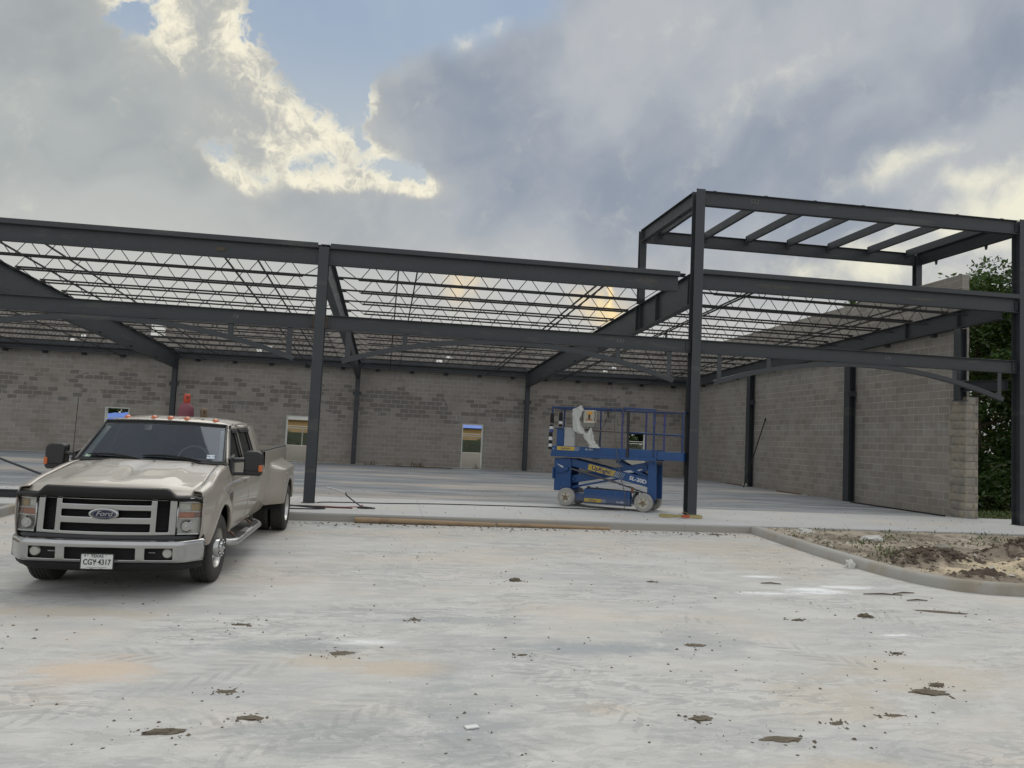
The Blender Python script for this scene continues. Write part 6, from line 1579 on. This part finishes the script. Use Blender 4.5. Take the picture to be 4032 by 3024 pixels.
# beyond the rear wall: low concrete wall, chain link fence, hedge, tan building, shade canopies
lw = MB(); lw.bx(-32, 14, 40.6, 40.85, -.1, .82); lw.bx(14, 40, 40.6, 40.85, -.1, .82)
tag(lw.build('low_concrete_wall', simple('pale_concrete', (.74, .73, .69), .9, var=.12, scale=2), None, bevel=.01), 'low pale concrete wall seen through the rear doorways', 'low wall')
fe = empty('chain_link_fence', (0, 41.2, 0)); tag(fe, 'chain link fence with white posts seen through the rear doorways', 'fence')
GALV = simple('galvanised', (.50, .52, .50), .5, metal=.3)
fx = [-31+2.4*k for k in range(27)]
for x in fx: MB().tube([(x, 0, -.05), (x, 0, 1.78)], .028, 8).build('post', GALV, fe, smooth=True)
for z in (1.77, 1.66): MB().tube([(fx[0], 0, z), (fx[-1], 0, z)], .020, 8).build('rail', GALV, fe)
def m_link(S, b, o):
    x, y, z = S.sep(S.n('TexCoord', out='Object')); p = .075
    d1 = S.m('ABSOLUTE', S.sub(S.m('FRACT', S.m('DIVIDE', S.add(x, z), p)), .5)); d2 = S.m('ABSOLUTE', S.sub(S.m('FRACT', S.m('DIVIDE', S.sub(x, z), p)), .5))
    k = S.m('GREATER_THAN', S.m('MAXIMUM', d1, d2), .455); setp(S, b, col=(.42, .44, .42), alpha=k, rough=.5)
lk = MB(); lk.poly([(fx[0], .03, .0), (fx[-1], .03, .0), (fx[-1], .03, 1.7), (fx[0], .03, 1.7)]); lk.build('wire_mesh', mat('chain_link', m_link), fe)
hd = MB(); r = random.Random(5)
for k in range(260): leafcloud(hd, r, (-34+k*.25, 43.6+r.gauss(0, .15), r.uniform(.5, 1.45)), (.4, .3, .34), 110, .07)
hd.bx(-34, 30, 43.55, 43.75, .4, 1.45)
tag(hd.build('hedge', LEAF, None, norm=False), 'long clipped green hedge behind the chain link fence', 'hedge')
blades('grass', 5000, lambda r: (r.uniform(-30, 22), 41.4+r.random()*2.0, .55), .22, 43, label='bright grass bank behind the fence')
bk = MB(); bk.grid([[(x, y, .5 if y > 41 else .3) for x in (-34, 34)] for y in (40.86, 43, 60)]); tag(bk.build('grass_bank', GRASSG), kind='structure')
b_ = empty('tan_building', (-8, 62, 0)); tag(b_, 'tan building with a white fascia far behind the rear doorways', 'building')
MB().bx(-7, 22, 0, 10, -.1, 2.33).build('wall', simple('tan_stucco', (.55, .37, .17), .85, var=.06), b_)
MB().bx(-7.3, 22.3, -.4, 10.4, 2.33, 2.72).build('roof', simple('white_fascia', (.72, .72, .68), .6), b_)
for x in (-4, 3.0, 9.2, 17):
    w_ = MB().bx(x, x+1.6, -.03, .02, .9, 2.1).build('window', simple('dark_pane', (.05, .06, .07), .2), b_)
    MB().bx(x-.08, x+1.68, -.05, -.0, 2.1, 2.2).build('frame', WHITE, w_)
CANB = simple('canopy_blue', (.030, .13, .52), .6, var=.1)
def canopy(x, y, w_, zt, label, k=.13):
    e = empty('shade_canopy', (x, y, 0)); tag(e, label, 'shade canopy', 'blue shade canopies beyond the rear wall')
    m = MB(); h = w_/2; m.add([(-h, -h, zt), (h, -h, zt), (h, h, zt), (-h, h, zt), (0, 0, zt+w_*k)], [(0, 1, 4), (1, 2, 4), (2, 3, 4), (3, 0, 4)]); m.build('fabric', CANB, e, solid=.02)
    for a in (-1, 1):
        for c in (-1, 1): MB().tube([(a*h*.9, c*h*.9, 0), (a*h*.9, c*h*.9, zt+.05)], .06, 8).build('post', simple('blue_post', (.05, .12, .35), .5), e)
canopy(-17.2, 52, 3.3, 1.72, 'large blue pyramid canopy behind the doorway that the truck cab hides')
canopy(-17.4, 57, 3.2, 1.98, 'second blue canopy, right of the large one in that doorway')
canopy(5.2, 50, 4.0, 2.17, 'blue canopy on posts seen through the doorway left of the lift')
tr_ = [(-25, 68, 6.5), (-21, 66, 6.2), (-17.5, 68, 6.5), (18.5, 50, 6.0), (22, 53, 6.5), (15.0, 52, 5.2)]
labs = ['far tree behind the canopies, leftmost', 'far tree behind the canopies, second from left', 'far tree behind the canopies, third from left', 'green tree seen through the doorway behind the lift', 'green tree further right beyond the rear wall', 'smaller green tree left of the one behind the lift']
for k, (x, y, h) in enumerate(tr_): tree(labs[k], x, y, h, 2.6, 60+k, .5, .08, .16, group='trees beyond the rear wall')
